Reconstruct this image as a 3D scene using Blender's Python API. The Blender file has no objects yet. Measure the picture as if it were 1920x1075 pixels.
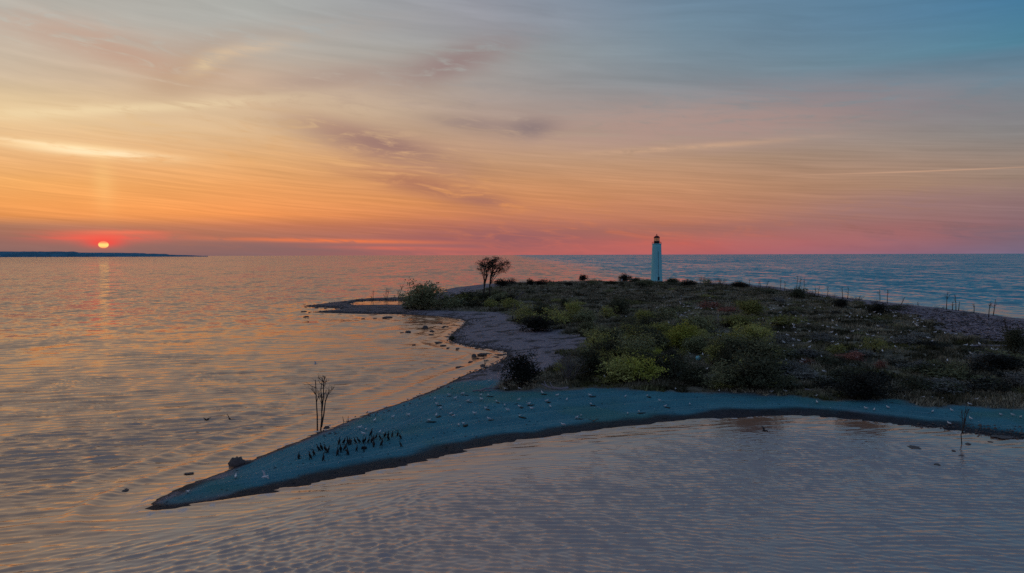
import bpy, math, random
import numpy as np
from mathutils import Vector, Matrix

scene = bpy.context.scene
col = scene.collection
R = math.radians
rng = np.random.default_rng(7)
random.seed(7)

# ------------------------------------------------------------------ camera
W, H, F = 1920.0, 1075.0, 1371.0
CAM_Z, PITCH, ROLL = 18.5, math.atan((537.5 - 478.0) / 1371.0), 0.0029
fwd = np.array([0, math.cos(PITCH), -math.sin(PITCH)])
up0 = np.array([0, math.sin(PITCH), math.cos(PITCH)])
rt0 = np.array([1.0, 0, 0])
upv = up0 * math.cos(ROLL) + rt0 * math.sin(ROLL)
rtv = rt0 * math.cos(ROLL) - up0 * math.sin(ROLL)
cd = bpy.data.cameras.new('camera')
cam = bpy.data.objects.new('camera', cd)
col.objects.link(cam)
m = Matrix.Identity(4)
for i in range(3):
    m[i][0], m[i][1], m[i][2] = rtv[i], upv[i], -fwd[i]
m[2][3] = CAM_Z
cam.matrix_world = m
cd.sensor_width = 36.0
cd.lens = 36.0 * F / W
cd.clip_start, cd.clip_end = 0.5, 150000.0
scene.camera = cam

def ray(px, py):
    px = np.asarray(px, float); py = np.asarray(py, float)
    a = (px - W / 2) / F; b = (H / 2 - py) / F
    return fwd + a[..., None] * rtv + b[..., None] * upv

def azel(px, py):
    d = ray(px, py); d = d / np.linalg.norm(d)
    return math.degrees(math.atan2(d[0], d[1])), math.degrees(math.asin(d[2]))

def lin(r, g, b):
    f = lambda c: (c / 255.0 / 12.92) if c / 255.0 <= 0.04045 else ((c / 255.0 + 0.055) / 1.055) ** 2.4
    return (f(r), f(g), f(b), 1.0)

# ------------------------------------------------------------------ node helper
class N:
    def __init__(s, tree):
        s.t = tree; s.n = tree.nodes; s.l = tree.links
    def new(s, typ, **kw):
        n = s.n.new(typ)
        for k, v in kw.items():
            setattr(n, k, v)
        return n
    def put(s, sock, v):
        if v is None: return
        if isinstance(v, bpy.types.NodeSocket): s.l.new(v, sock)
        else: sock.default_value = v
    def m(s, op, a, b=None, c=None, clamp=False):
        n = s.n.new('ShaderNodeMath'); n.operation = op; n.use_clamp = clamp
        s.put(n.inputs[0], a); s.put(n.inputs[1], b); s.put(n.inputs[2], c)
        return n.outputs[0]
    def mr(s, v, a, b, c=0.0, d=1.0, smooth=True):
        n = s.n.new('ShaderNodeMapRange')
        n.interpolation_type = 'SMOOTHSTEP' if smooth else 'LINEAR'
        s.put(n.inputs[0], v)
        for i, x in enumerate((a, b, c, d)): n.inputs[i + 1].default_value = x
        return n.outputs[0]
    def mix(s, f, a, b, bt='MIX'):
        n = s.n.new('ShaderNodeMix'); n.data_type = 'RGBA'; n.blend_type = bt; n.clamp_factor = True
        s.put(n.inputs[0], f); s.put(n.inputs[6], a); s.put(n.inputs[7], b)
        return n.outputs[2]
    def comb(s, x, y, z=0.0):
        n = s.n.new('ShaderNodeCombineXYZ')
        s.put(n.inputs[0], x); s.put(n.inputs[1], y); s.put(n.inputs[2], z)
        return n.outputs[0]
    def noise(s, vec, scale, detail=4.0, rough=0.5, dist=0.0):
        n = s.n.new('ShaderNodeTexNoise')
        if vec is not None: s.put(n.inputs['Vector'], vec)
        n.inputs['Scale'].default_value = scale; n.inputs['Detail'].default_value = detail
        n.inputs['Roughness'].default_value = rough; n.inputs['Distortion'].default_value = dist
        return n.outputs[0]
    def ramp(s, f, stops):
        n = s.n.new('ShaderNodeValToRGB'); e = n.color_ramp.elements
        while len(e) < len(stops): e.new(0.5)
        for k, (p, c) in zip(e, stops):
            k.position = p; k.color = c
        s.put(n.inputs[0], f)
        return n.outputs[0]
    def attr(s, name, out='Fac'):
        n = s.n.new('ShaderNodeAttribute'); n.attribute_name = name
        return n.outputs[out]

# ------------------------------------------------------------------ sky (dusk, sun just above the lake)
SUN_AZ, SUN_EL = azel(194, 459)
world = bpy.data.worlds.new('World'); scene.world = world
world.use_nodes = True
world.cycles.sampling_method = 'NONE'
wt = world.node_tree; wt.nodes.clear(); w = N(wt)
tc = w.new('ShaderNodeTexCoord')
sp = w.new('ShaderNodeSeparateXYZ'); w.l.new(tc.outputs['Generated'], sp.inputs[0])
X, Y, Z = sp.outputs
az = w.m('MULTIPLY', w.m('ARCTAN2', X, Y), 180 / math.pi)
el = w.m('MULTIPLY', w.m('ARCSINE', Z), 180 / math.pi)
fe = w.m('SQRT', w.m('DIVIDE', w.m('MAXIMUM', el, 0.0), 90.0))
def column(px, pts, high):
    st = []
    for y, c in pts:
        e = max(0.0, azel(px, y)[1])
        st.append((math.sqrt(e / 90.0), lin(*c)))
    for e, c in high: st.append((math.sqrt(e / 90.0), lin(*c)))
    st.sort(key=lambda q: q[0])
    return w.ramp(fe, st)
cA = column(30, [(480, (112, 96, 100)), (445, (136, 102, 98)), (424, (150, 110, 97)), (404, (214, 140, 84)), (380, (234, 158, 92)),
                 (340, (230, 166, 100)), (300, (230, 176, 120)), (260, (229, 186, 136)), (212, (230, 202, 156)), (180, (214, 190, 152)),
                 (140, (203, 184, 160)), (80, (196, 183, 166)), (20, (182, 179, 170))], [(30, (164, 158, 152)), (50, (126, 130, 138)), (90, (92, 114, 142))])
cB = column(480, [(480, (120, 98, 104)), (448, (150, 106, 98)), (424, (180, 112, 88)), (402, (236, 148, 88)), (350, (226, 155, 96)),
                  (300, (226, 170, 114)), (250, (214, 174, 130)), (200, (206, 176, 142)), (150, (196, 170, 148)), (100, (184, 174, 162)),
                  (50, (172, 173, 168)), (0, (170, 172, 168))], [(30, (156, 152, 150)), (50, (120, 127, 138)), (90, (92, 114, 142))])
cC = column(900, [(480, (196, 104, 98)), (450, (180, 105, 96)), (420, (192, 116, 90)), (380, (214, 140, 90)), (340, (206, 146, 102)),
                  (300, (196, 152, 118)), (250, (182, 152, 132)), (200, (170, 152, 143)), (150, (160, 153, 150)), (100, (156, 155, 153)),
                  (50, (152, 152, 158)), (0, (148, 151, 161))], [(30, (130, 134, 144)), (50, (108, 122, 140)), (90, (92, 114, 142))])
cD = column(1280, [(478, (180, 98, 104)), (455, (200, 104, 94)), (430, (188, 112, 90)), (400, (192, 128, 96)), (350, (195, 141, 106)),
                   (300, (184, 146, 118)), (250, (166, 146, 136)), (200, (150, 143, 143)), (150, (130, 140, 148)), (100, (122, 141, 154)),
                   (50, (114, 138, 155)), (0, (110, 136, 157))], [(30, (90, 118, 144)), (50, (92, 118, 145)), (90, (92, 114, 142))])
cE = column(1900, [(476, (122, 106, 132)), (450, (122, 104, 120)), (420, (130, 104, 112)), (380, (141, 112, 112)), (340, (152, 128, 113)),
                   (300, (150, 131, 120)), (250, (136, 132, 131)), (200, (128, 132, 138)), (150, (108, 130, 145)), (100, (92, 128, 150)),
                   (80, (78, 128, 151)), (0, (70, 122, 156))], [(30, (64, 106, 140)), (50, (80, 112, 144)), (90, (92, 114, 142))])
cF = w.ramp(fe, [(0.0, lin(128, 112, 128)), (0.3, lin(116, 114, 136)), (0.6, lin(98, 114, 140)), (1.0, lin(92, 114, 142))])
a_ = [azel(x, 478)[0] for x in (30, 480, 900, 1280, 1900)]
sky = w.mix(w.mr(az, a_[0], a_[1], smooth=False), cA, cB)
sky = w.mix(w.mr(az, a_[1], a_[2], smooth=False), sky, cC)
sky = w.mix(w.mr(az, a_[2], a_[3], smooth=False), sky, cD)
sky = w.mix(w.mr(az, a_[3], a_[4], smooth=False), sky, cE)
sky = w.mix(w.mr(az, 36.0, 110.0), sky, cF)
sky = w.mix(w.mr(az, -36.0, -120.0), sky, cF)
# cirrus: drifting, stretched noise in (azimuth, elevation)
warp = w.noise(w.comb(w.m('MULTIPLY', az, 0.05), w.m('MULTIPLY', el, 0.16)), 1.0, 3.0)
wz = w.m('MULTIPLY', w.m('SUBTRACT', warp, 0.5), 9.0)
tilt = w.m('ADD', el, w.m('MULTIPLY', az, 0.085))
s1 = w.noise(w.comb(w.m('MULTIPLY', w.m('ADD', az, wz), 0.05), w.m('ADD', w.m('MULTIPLY', tilt, 0.55), w.m('MULTIPLY', wz, 0.12))), 1.6, 6.0, 0.6, 0.4)
s2 = w.noise(w.comb(w.m('MULTIPLY', az, 0.05), w.m('MULTIPLY', w.m('ADD', tilt, w.m('MULTIPLY', wz, 0.1)), 3.6)), 1.5, 5.0, 0.68)
f1 = w.m('ADD', 1.0, w.m('MULTIPLY', w.m('SUBTRACT', s1, 0.5), 0.42))
lowband = w.m('MULTIPLY', w.mr(el, 0.3, 2.0), w.mr(el, 11.0, 5.0))
f2 = w.m('ADD', 1.0, w.m('MULTIPLY', w.m('MULTIPLY', w.m('SUBTRACT', s2, 0.5), lowband), 0.6))
fac = w.m('MULTIPLY', f1, f2)
fc = w.new('ShaderNodeVectorMath', operation='SCALE'); w.l.new(sky, fc.inputs[0]); w.l.new(fac, fc.inputs['Scale'])
sky = fc.outputs[0]
def blob(px, py, rx, ry, deg=0.0, warpk=0.25):
    a0, e0 = azel(px, py); ra = rx / F * 57.3; re = ry / F * 57.3
    a1, e1 = azel(px + 40 * math.cos(R(deg)), py - 40 * math.sin(R(deg)))
    t = math.atan2(e1 - e0, a1 - a0); da = w.m('ADD', w.m('SUBTRACT', az, a0), w.m('MULTIPLY', wz, warpk))
    de = w.m('SUBTRACT', el, e0)
    u = w.m('DIVIDE', w.m('ADD', w.m('MULTIPLY', da, math.cos(t)), w.m('MULTIPLY', de, math.sin(t))), ra)
    v = w.m('DIVIDE', w.m('SUBTRACT', w.m('MULTIPLY', de, math.cos(t)), w.m('MULTIPLY', da, math.sin(t))), re)
    return w.m('EXPONENT', w.m('MULTIPLY', w.m('ADD', w.m('MULTIPLY', u, u), w.m('MULTIPLY', v, v)), -1.0))
wisp_n = w.mr(w.noise(w.comb(w.m('MULTIPLY', w.m('ADD', az, wz), 0.12), w.m('MULTIPLY', tilt, 0.7)), 2.2, 7.0, 0.66, 0.8), 0.30, 0.56)
def wisp(c, px, py, rx, ry, deg, k, wk=0.25, use_n=True):
    global sky
    g = blob(px, py, rx, ry, deg, wk)
    if use_n: g = w.m('MULTIPLY', g, wisp_n)
    sky = w.mix(w.m('MULTIPLY', g, k), sky, lin(*c))
# mauve cloud wisps
wisp((146, 110, 108), 700, 266, 150, 26, -13, 0.95)
wisp((156, 114, 106), 610, 236, 70, 16, -14, 0.7)
wisp((166, 124, 112), 760, 305, 120, 14, -14, 0.5)
wisp((118, 108, 114), 1002, 240, 54, 19, 3, 0.85)
wisp((136, 118, 120), 885, 232, 80, 13, -4, 0.6)
wisp((168, 112, 94), 800, 350, 140, 22, -12, 0.85)
wisp((158, 106, 98), 905, 378, 55, 10, -5, 0.7)
wisp((146, 124, 124), 840, 122, 120, 28, 17, 0.9)
wisp((152, 130, 128), 600, 152, 140, 22, 6, 0.75)
wisp((170, 138, 116), 355, 142, 85, 32, 28, 0.85)
wisp((190, 152, 132), 240, 104, 120, 24, -16, 0.75)
wisp((196, 164, 146), 120, 60, 150, 26, -8, 0.45)
wisp((178, 162, 150), 500, 70, 190, 22, 6, 0.45)
wisp((148, 94, 100), 950, 446, 220, 28, 2, 0.9)
wisp((150, 104, 98), 1330, 430, 260, 14, 1, 0.6)
wisp((172, 108, 108), 1580, 442, 230, 22, 2, 0.6)
wisp((166, 134, 130), 1420, 230, 260, 34, 7, 0.5)
wisp((150, 118, 122), 1700, 385, 200, 26, 6, 0.5)
wisp((134, 126, 134), 1640, 190, 240, 26, -5, 0.4)
wisp((128, 104, 112), 640, 462, 200, 9, 0, 0.6)
wisp((120, 98, 100), 300, 462, 420, 11, -1, 0.7)
wisp((224, 198, 164), 430, 205, 300, 60, 2, 0.45, 0.25, True)
wisp((188, 152, 140), 1230, 235, 260, 40, 3, 0.4, 0.25, True)
wisp((196, 128, 104), 1120, 400, 240, 26, 2, 0.35, 0.25, True)
# bright cirrus, the contrail and the streak over the sun
wisp((243, 222, 178), 210, 205, 230, 9, 3, 0.55)
wisp((236, 214, 172), 390, 122, 40, 12, 25, 0.5)
wisp((238, 205, 165), 460, 95, 70, 10, 10, 0.35)
wisp((255, 226, 174), 150, 281, 105, 9, -6, 1.0, 0.03)
wisp((255, 232, 190), 70, 269, 60, 2.6, -7, 0.5, 0.03, True)
wisp((255, 234, 196), 195, 287, 75, 5.0, -4, 0.75, 0.03, True)
wisp((222, 178, 140), 1270, 278, 170, 5, 4, 0.5)
wisp((214, 168, 138), 1740, 321, 165, 1.1, 2.2, 0.55, 0.0, False)
wisp((240, 122, 72), 640, 452, 190, 4, -1, 0.85)
wisp((226, 110, 88), 760, 466, 130, 4, -1, 0.7)
# sun pillar, red glow and the disc with its lower rim in the cloud bank
wisp((255, 214, 140), 194, 340, 16, 42, 0, 0.22, 0.0, False)
wisp((226, 88, 84), 196, 444, 84, 9, 0, 0.9, 0.05, True)
wisp((240, 110, 90), 230, 436, 60, 3, 0, 0.6, 0.02, False)
wisp((232, 92, 84), 160, 447, 50, 2.5, 0, 0.6, 0.02, False)
wisp((238, 66, 70), 194, 455, 26, 8, 0, 0.95, 0.0, False)
sa, se = azel(194, 459)
da = w.m('SUBTRACT', az, sa); de = w.m('SUBTRACT', el, se)
rad = w.m('SQRT', w.m('ADD', w.m('MULTIPLY', da, da), w.m('MULTIPLY', w.m('MULTIPLY', de, de), 1.7)))
disc = w.mr(rad, 0.34, 0.28)
disc_c = w.mix(w.mr(w.m('ABSOLUTE', w.m('ADD', de, 0.04)), 0.03, 0.24), (1.0, 0.74, 0.22, 1), (1.0, 0.22, 0.12, 1))
sky = w.mix(disc, sky, disc_c)
nis = w.new('ShaderNodeTexSky'); nis.sky_type = 'NISHITA'; nis.sun_disc = False
nis.sun_elevation = R(max(0.6, SUN_EL)); nis.sun_rotation = R(SUN_AZ); nis.altitude = 180
nis.dust_density = 2.0
nb = w.new('ShaderNodeBackground'); w.l.new(nis.outputs[0], nb.inputs[0]); nb.inputs[1].default_value = 0.008
gb = w.new('ShaderNodeBackground'); w.l.new(sky, gb.inputs[0]); gb.inputs[1].default_value = 0.97
ad = w.new('ShaderNodeAddShader'); w.l.new(nb.outputs[0], ad.inputs[0]); w.l.new(gb.outputs[0], ad.inputs[1])
wo = w.new('ShaderNodeOutputWorld'); w.l.new(ad.outputs[0], wo.inputs[0])

# ------------------------------------------------------------------ sun lamp
sd_ = bpy.data.lights.new('sun', 'SUN'); sd_.energy = 0.004; sd_.angle = R(18); sd_.color = (1.0, 0.5, 0.26)
so = bpy.data.objects.new('sun', sd_); col.objects.link(so)
sv = Vector((math.sin(R(SUN_AZ)) * math.cos(R(SUN_EL)), math.cos(R(SUN_AZ)) * math.cos(R(SUN_EL)), math.sin(R(SUN_EL))))
so.rotation_euler = sv.to_track_quat('Z', 'Y').to_euler()
so.location = (-60, 100, 40)

# ------------------------------------------------------------------ render settings
scene.render.engine = 'CYCLES'
vs = scene.view_settings
vs.view_transform = 'Standard'; vs.look = 'None'; vs.exposure = 0.0; vs.gamma = 1.0; vs.use_curve_mapping = False
scene.cycles.use_denoising = False
scene.cycles.max_bounces = 3
scene.cycles.sample_clamp_indirect = 4.0

# ------------------------------------------------------------------ numpy helpers
def vnoise(x, y, seed=0):
    x = np.asarray(x, float); y = np.asarray(y, float)
    xi = np.floor(x).astype(np.int64); yi = np.floor(y).astype(np.int64)
    xf = x - xi; yf = y - yi
    u = xf * xf * (3 - 2 * xf); v = yf * yf * (3 - 2 * yf)
    def h(a, b):
        n = (a * 374761393 + b * 668265263 + seed * 974711) & 0xffffffff
        n = ((n ^ (n >> 13)) * 1274126177) & 0xffffffff
        return ((n ^ (n >> 16)) & 0xffff) / 65535.0
    return (h(xi, yi) * (1 - u) + h(xi + 1, yi) * u) * (1 - v) + (h(xi, yi + 1) * (1 - u) + h(xi + 1, yi + 1) * u) * v

def fnoise(x, y, seed=0, octv=4):
    s = 0; a = 0.5; t = 0
    for o in range(octv):
        s = s + a * vnoise(x * 2 ** o, y * 2 ** o, seed + o * 17); t += a; a *= 0.5
    return s / t

def ss(v, a, b):
    t = np.clip((v - a) / (b - a), 0, 1); return t * t * (3 - 2 * t)

def flat(px, py, z=0.0):
    d = ray(px, py); t = (z - CAM_Z) / d[..., 2]
    return (np.array([0, 0, CAM_Z]) + d * t[..., None])[..., :2]

def sdist(P, poly):
    """signed distance to a closed polygon, positive inside"""
    P = np.asarray(P, float); n = len(poly)
    best = np.full(P.shape[0], 1e18); ins = np.zeros(P.shape[0], bool)
    for i in range(n):
        a = poly[i]; b = poly[(i + 1) % n]; e = b - a; q = P - a
        t = np.clip((q @ e) / max(1e-9, e @ e), 0, 1)
        dd = ((q - t[:, None] * e) ** 2).sum(1); best = np.minimum(best, dd)
        c = ((a[1] > P[:, 1]) != (b[1] > P[:, 1]))
        if abs(e[1]) > 1e-12:
            c &= P[:, 0] < e[0] * (P[:, 1] - a[1]) / e[1] + a[0]
            ins ^= c
    d = np.sqrt(best)
    return np.where(ins, d, -d)

def pix(pts, z=0.0):
    a = np.array(pts, float)
    return flat(a[:, 0], a[:, 1], z)

def new_mesh(name, V, faces, mat=None, smooth=True, attrs=None, midx=None):
    me = bpy.data.meshes.new(name)
    V = np.asarray(V, np.float32)
    faces = [np.asarray(f, np.int32) for f in (faces if isinstance(faces, list) else [faces]) if len(f)]
    me.vertices.add(len(V)); me.vertices.foreach_set('co', V.ravel())
    loops = np.concatenate([f.ravel() for f in faces])
    sizes = np.concatenate([np.full(len(f), f.shape[1], np.int32) for f in faces])
    me.loops.add(len(loops)); me.loops.foreach_set('vertex_index', loops)
    me.polygons.add(len(sizes))
    st = np.concatenate([[0], np.cumsum(sizes)[:-1]]).astype(np.int32)
    me.polygons.foreach_set('loop_start', st); me.polygons.foreach_set('loop_total', sizes)
    me.polygons.foreach_set('use_smooth', np.full(len(sizes), smooth, bool))
    if midx is not None: me.polygons.foreach_set('material_index', np.asarray(midx, np.int32))
    me.update(calc_edges=True); me.validate()
    for k, v in (attrs or {}).items():
        a = me.attributes.new(k, 'FLOAT', 'POINT'); a.data.foreach_set('value', np.asarray(v, np.float32))
    for mm in (mat if isinstance(mat, (list, tuple)) else [mat]):
        if mm: me.materials.append(mm)
    return me

class MB:
    """collects tubes, lathes, boxes and leaves into one mesh"""
    def __init__(s): s.v = []; s.q = []; s.t = []; s.qm = []; s.tm = []; s.n = 0
    def add(s, V, Q=None, T=None, mi=0):
        V = np.asarray(V, float)
        if Q is not None and len(Q): s.q.append(np.asarray(Q) + s.n); s.qm.append(np.full(len(Q), mi))
        if T is not None and len(T): s.t.append(np.asarray(T) + s.n); s.tm.append(np.full(len(T), mi))
        s.v.append(V); s.n += len(V)
    def tube(s, path, radii, seg=6, mi=0, flatz=1.0):
        path = np.asarray(path, float); k = len(path)
        radii = np.broadcast_to(np.asarray(radii, float), (k,))
        tan = np.gradient(path, axis=0); tan /= np.linalg.norm(tan, axis=1)[:, None] + 1e-9
        ref = np.array([0, 0, 1.0]) if abs(tan[0][2]) < 0.9 else np.array([1.0, 0, 0])
        V = []
        for i in range(k):
            a = np.cross(tan[i], ref); a /= np.linalg.norm(a) + 1e-9
            b = np.cross(a, tan[i]); ref = b
            for j in range(seg):
                th = 2 * math.pi * j / seg
                V.append(path[i] + radii[i] * (math.cos(th) * a + flatz * math.sin(th) * b))
        V += [path[0], path[-1]]
        Q = [(i * seg + j, i * seg + (j + 1) % seg, (i + 1) * seg + (j + 1) % seg, (i + 1) * seg + j) for i in range(k - 1) for j in range(seg)]
        T = [(k * seg, (j + 1) % seg, j) for j in range(seg)] + [(k * seg + 1, (k - 1) * seg + j, (k - 1) * seg + (j + 1) % seg) for j in range(seg)]
        s.add(V, Q, T, mi)
    def lathe(s, prof, seg=24, c=(0, 0, 0), mi=0, caps=True):
        V = [(c[0] + r * math.cos(2 * math.pi * j / seg), c[1] + r * math.sin(2 * math.pi * j / seg), c[2] + z) for r, z in prof for j in range(seg)]
        k = len(prof)
        Q = [(i * seg + j, i * seg + (j + 1) % seg, (i + 1) * seg + (j + 1) % seg, (i + 1) * seg + j) for i in range(k - 1) for j in range(seg)]
        T = []
        if caps:
            V += [(c[0], c[1], c[2] + prof[0][1]), (c[0], c[1], c[2] + prof[-1][1])]
            T = [(k * seg, (j + 1) % seg, j) for j in range(seg)] + [(k * seg + 1, (k - 1) * seg + j, (k - 1) * seg + (j + 1) % seg) for j in range(seg)]
        s.add(V, Q, T, mi)
    def box(s, lo, hi, mi=0, rot=None, at=(0, 0, 0)):
        V = np.array([(x, y, z) for z in (lo[2], hi[2]) for y in (lo[1], hi[1]) for x in (lo[0], hi[0])], float)
        if rot is not None: V = V @ np.array(rot).T
        s.add(V + np.array(at), [(0, 2, 3, 1), (4, 5, 7, 6), (0, 1, 5, 4), (2, 6, 7, 3), (0, 4, 6, 2), (1, 3, 7, 5)], None, mi)
    def leaves(s, C, size, r, squash=1.0, mi=0, drop=0.0):
        """one rhombic leaf face per centre"""
        n = len(C); a = r.normal(size=(n, 3)); a[:, 2] *= squash; a[:, 2] -= drop
        a /= np.linalg.norm(a, axis=1)[:, None]
        b = np.cross(a, r.normal(size=(n, 3))); b /= np.linalg.norm(b, axis=1)[:, None]
        L = (size * r.uniform(0.6, 1.35, n))[:, None]
        V = np.stack([C - a * L, C + b * L * 0.55, C + a * L, C - b * L * 0.55], 1).reshape(-1, 3)
        s.add(V, np.arange(4 * n).reshape(n, 4), None, mi)
    def mesh(s, name, mat, smooth=True):
        V = np.concatenate(s.v); fs = []; mi = []
        if s.q: fs.append(np.concatenate(s.q)); mi.append(np.concatenate(s.qm))
        if s.t: fs.append(np.concatenate(s.t)); mi.append(np.concatenate(s.tm))
        return new_mesh(name, V, fs, mat, smooth, None, np.concatenate(mi))

def link(name, me, parent=None, **props):
    o = bpy.data.objects.new(name, me); col.objects.link(o)
    if parent is not None: o.parent = parent
    for k, v in props.items(): o[k] = v
    return o
def thing(name, loc, label, category, group=None, rz=0.0, sc=(1, 1, 1)):
    o = link(name, None); o.location = loc; o.rotation_euler.z = rz; o.scale = sc
    o.empty_display_size = 0.5
    o['label'] = label; o['category'] = category
    if group: o['group'] = group
    return o

# ------------------------------------------------------------------ materials
def mat(name, build):
    mm = bpy.data.materials.new(name); mm.use_nodes = True
    t = mm.node_tree; t.nodes.clear(); n = N(t)
    out = n.new('ShaderNodeOutputMaterial')
    b = n.new('ShaderNodeBsdfPrincipled'); n.l.new(b.outputs[0], out.inputs[0])
    build(n, b, out)
    return mm
def simple(name, c, rough=0.8, var=0.25, scale=3.0, spec=0.3, bump=0.0):
    def f(n, b, out):
        tcn = n.new('ShaderNodeTexCoord'); ns = n.noise(tcn.outputs['Object'], scale, 5.0, 0.6)
        k = n.mr(ns, 0.25, 0.75, 1 - var, 1 + var, False)
        v = n.new('ShaderNodeVectorMath', operation='SCALE'); v.inputs[0].default_value = c[:3]; n.l.new(k, v.inputs['Scale'])
        n.l.new(v.outputs[0], b.inputs['Base Color']); b.inputs['Roughness'].default_value = rough
        b.inputs['Specular IOR Level'].default_value = spec
        if bump:
            bp = n.new('ShaderNodeBump'); bp.inputs['Strength'].default_value = bump; bp.inputs['Distance'].default_value = 0.1
            n.l.new(ns, bp.inputs['Height']); n.l.new(bp.outputs[0], b.inputs['Normal'])
    return mat(name, f)

M_bark = simple('bark', (0.055, 0.045, 0.04), 0.9, 0.3, 2.0)
M_deadwood = simple('weathered_wood', (0.13, 0.12, 0.13), 0.85, 0.35, 2.0)
M_drift = simple('driftwood', (0.32, 0.29, 0.34), 0.85, 0.35, 1.5)
M_rock = simple('rock', (0.10, 0.085, 0.085), 0.75, 0.4, 1.6, 0.4, 0.6)
M_black = simple('cormorant_feathers', (0.008, 0.008, 0.011), 0.55, 0.2, 8.0)
M_gullw = simple('gull_white', (0.85, 0.85, 0.86), 0.7, 0.05, 6.0)
M_gullg = simple('gull_grey', (0.42, 0.44, 0.48), 0.7, 0.1, 6.0)
M_wrack = simple('beach_weed', (0.02, 0.022, 0.018), 0.9, 0.4, 6.0)
def leaf_build(n, b, out):
    oi = n.new('ShaderNodeObjectInfo'); g = n.new('ShaderNodeNewGeometry')
    k = n.mr(g.outputs['Random Per Island'], 0, 1, 0.55, 1.5, False)
    v = n.new('ShaderNodeVectorMath', operation='SCALE'); n.l.new(oi.outputs['Color'], v.inputs[0]); n.l.new(k, v.inputs['Scale'])
    n.l.new(v.outputs[0], b.inputs['Base Color']); b.inputs['Roughness'].default_value = 0.75
    b.inputs['Specular IOR Level'].default_value = 0.2
    tr = n.new('ShaderNodeBsdfTranslucent'); n.l.new(v.outputs[0], tr.inputs[0])
    ms = n.new('ShaderNodeMixShader'); ms.inputs[0].default_value = 0.25
    n.l.new(b.outputs[0], ms.inputs[1]); n.l.new(tr.outputs[0], ms.inputs[2]); n.l.new(ms.outputs[0], out.inputs[0])
M_leaf = mat('leaf', leaf_build)

# ------------------------------------------------------------------ island outline (shoreline, world metres)
shore_px = [(262, 957), (285, 938), (330, 915), (380, 897), (430, 880), (470, 862), (520, 842), (560, 827), (600, 809), (650, 790), (700, 772),
    (750, 755), (800, 737), (840, 718), (875, 702), (905, 692), (930, 682), (948, 672), (955, 664), (935, 657), (905, 653), (880, 650), (858, 644),
    (840, 637), (848, 626), (868, 612), (874, 603), (862, 598), (830, 594), (780, 591), (740, 589.5), (680, 589), (630, 587.5), (596, 586.5), (584, 585.5),
    (610, 583.5), (634, 581), (641, 579), (612, 577.5), (585, 576), (568, 574.5), (592, 571.5), (622, 567.5), (650, 564.5), (668, 561.5),
    (705, 560), (755, 558.5), (775, 554), (820, 550), (838, 547), (830, 544.5), (850, 540), (880, 536.5), (905, 533.5), (960, 530.8),
    (1100, 530), (1250, 530.5), (1380, 533), (1460, 539), (1540, 552), (1600, 560), (1660, 567), (1720, 574), (1780, 580), (1850, 589), (1920, 599)]
near_px = [(1920, 826), (1880, 823), (1840, 817), (1790, 808), (1730, 801), (1660, 794), (1590, 786), (1540, 782), (1480, 780), (1410, 781), (1330, 786),
    (1250, 793), (1150, 805), (1050, 817), (960, 830), (880, 847), (800, 865), (720, 882), (640, 898), (560, 914), (480, 930), (400, 945), (330, 957), (290, 961)]
SHORE = np.vstack([pix(shore_px), np.array([(175, 190), (210, 150), (190, 110), (130, 82), (85, 73)]), pix(near_px)])
POOL = pix([(655, 570), (668, 565.5), (710, 564), (752, 564.5), (762, 568), (750, 572.5), (700, 573), (672, 573.5)])
# vegetation edge (projected at about 1.5 m)
VEG = np.vstack([pix([(948, 722), (1040, 727), (1100, 725), (1250, 729), (1400, 735), (1580, 741), (1750, 748), (1920, 756)], 1.2),
                 np.array([(120, 105), (150, 140), (160, 175)]),
                 pix([(1925, 660), (1880, 655), (1800, 640), (1740, 610), (1680, 590), (1650, 577), (1600, 566), (1540, 556), (1460, 543), (1380, 535.5), (1250, 532.5), (1100, 532), (960, 533),
                      (915, 540), (860, 552), (835, 560), (760, 566), (758, 577), (800, 580), (950, 582), (962, 600), (1000, 612), (1060, 620), (1100, 640), (1040, 660), (1035, 690), (1010, 705), (950, 708)], 1.4)])
LOBE = pix([(262, 957), (430, 880), (600, 809), (750, 755), (840, 722), (950, 722), (1250, 729), (1580, 741), (1920, 756), (2200, 800), (2200, 870), (1920, 826), (1600, 786), (1400, 780), (1100, 812), (880, 847), (600, 906), (400, 945)])

def shore_sd(P):
    s = sdist(P, SHORE)
    return np.minimum(s, -sdist(P, POOL))

def height(P, sd=None):
    P = np.asarray(P, float)
    if sd is None: sd = shore_sd(P)
    n1 = fnoise(P[:, 0] / 16, P[:, 1] / 16, 3); n2 = fnoise(P[:, 0] / 3.0, P[:, 1] / 3.0, 9, 3)
    sdn = sd + (n2 - 0.5) * 0.7 * ss(P[:, 1], 40, 100)
    land = 0.95 * (1 - np.exp(-np.maximum(sdn, 0) / 5.5)) + 1.5 * ss(sd, 13, 55)
    v = ss(sd, 8, 22)
    land = land + v * ((n1 - 0.5) * 1.1 + (n2 - 0.5) * 0.35) + 0.05 * (n2 - 0.5) * ss(sd, 1, 4)
    land = land + 0.06 * np.sin(sd * 1.9 + 3 * n1) * ss(sd, 1.5, 4) * (1 - v)
    return np.where(sdn > 0, land, np.maximum(-2.5, 0.14 * sdn))

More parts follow.
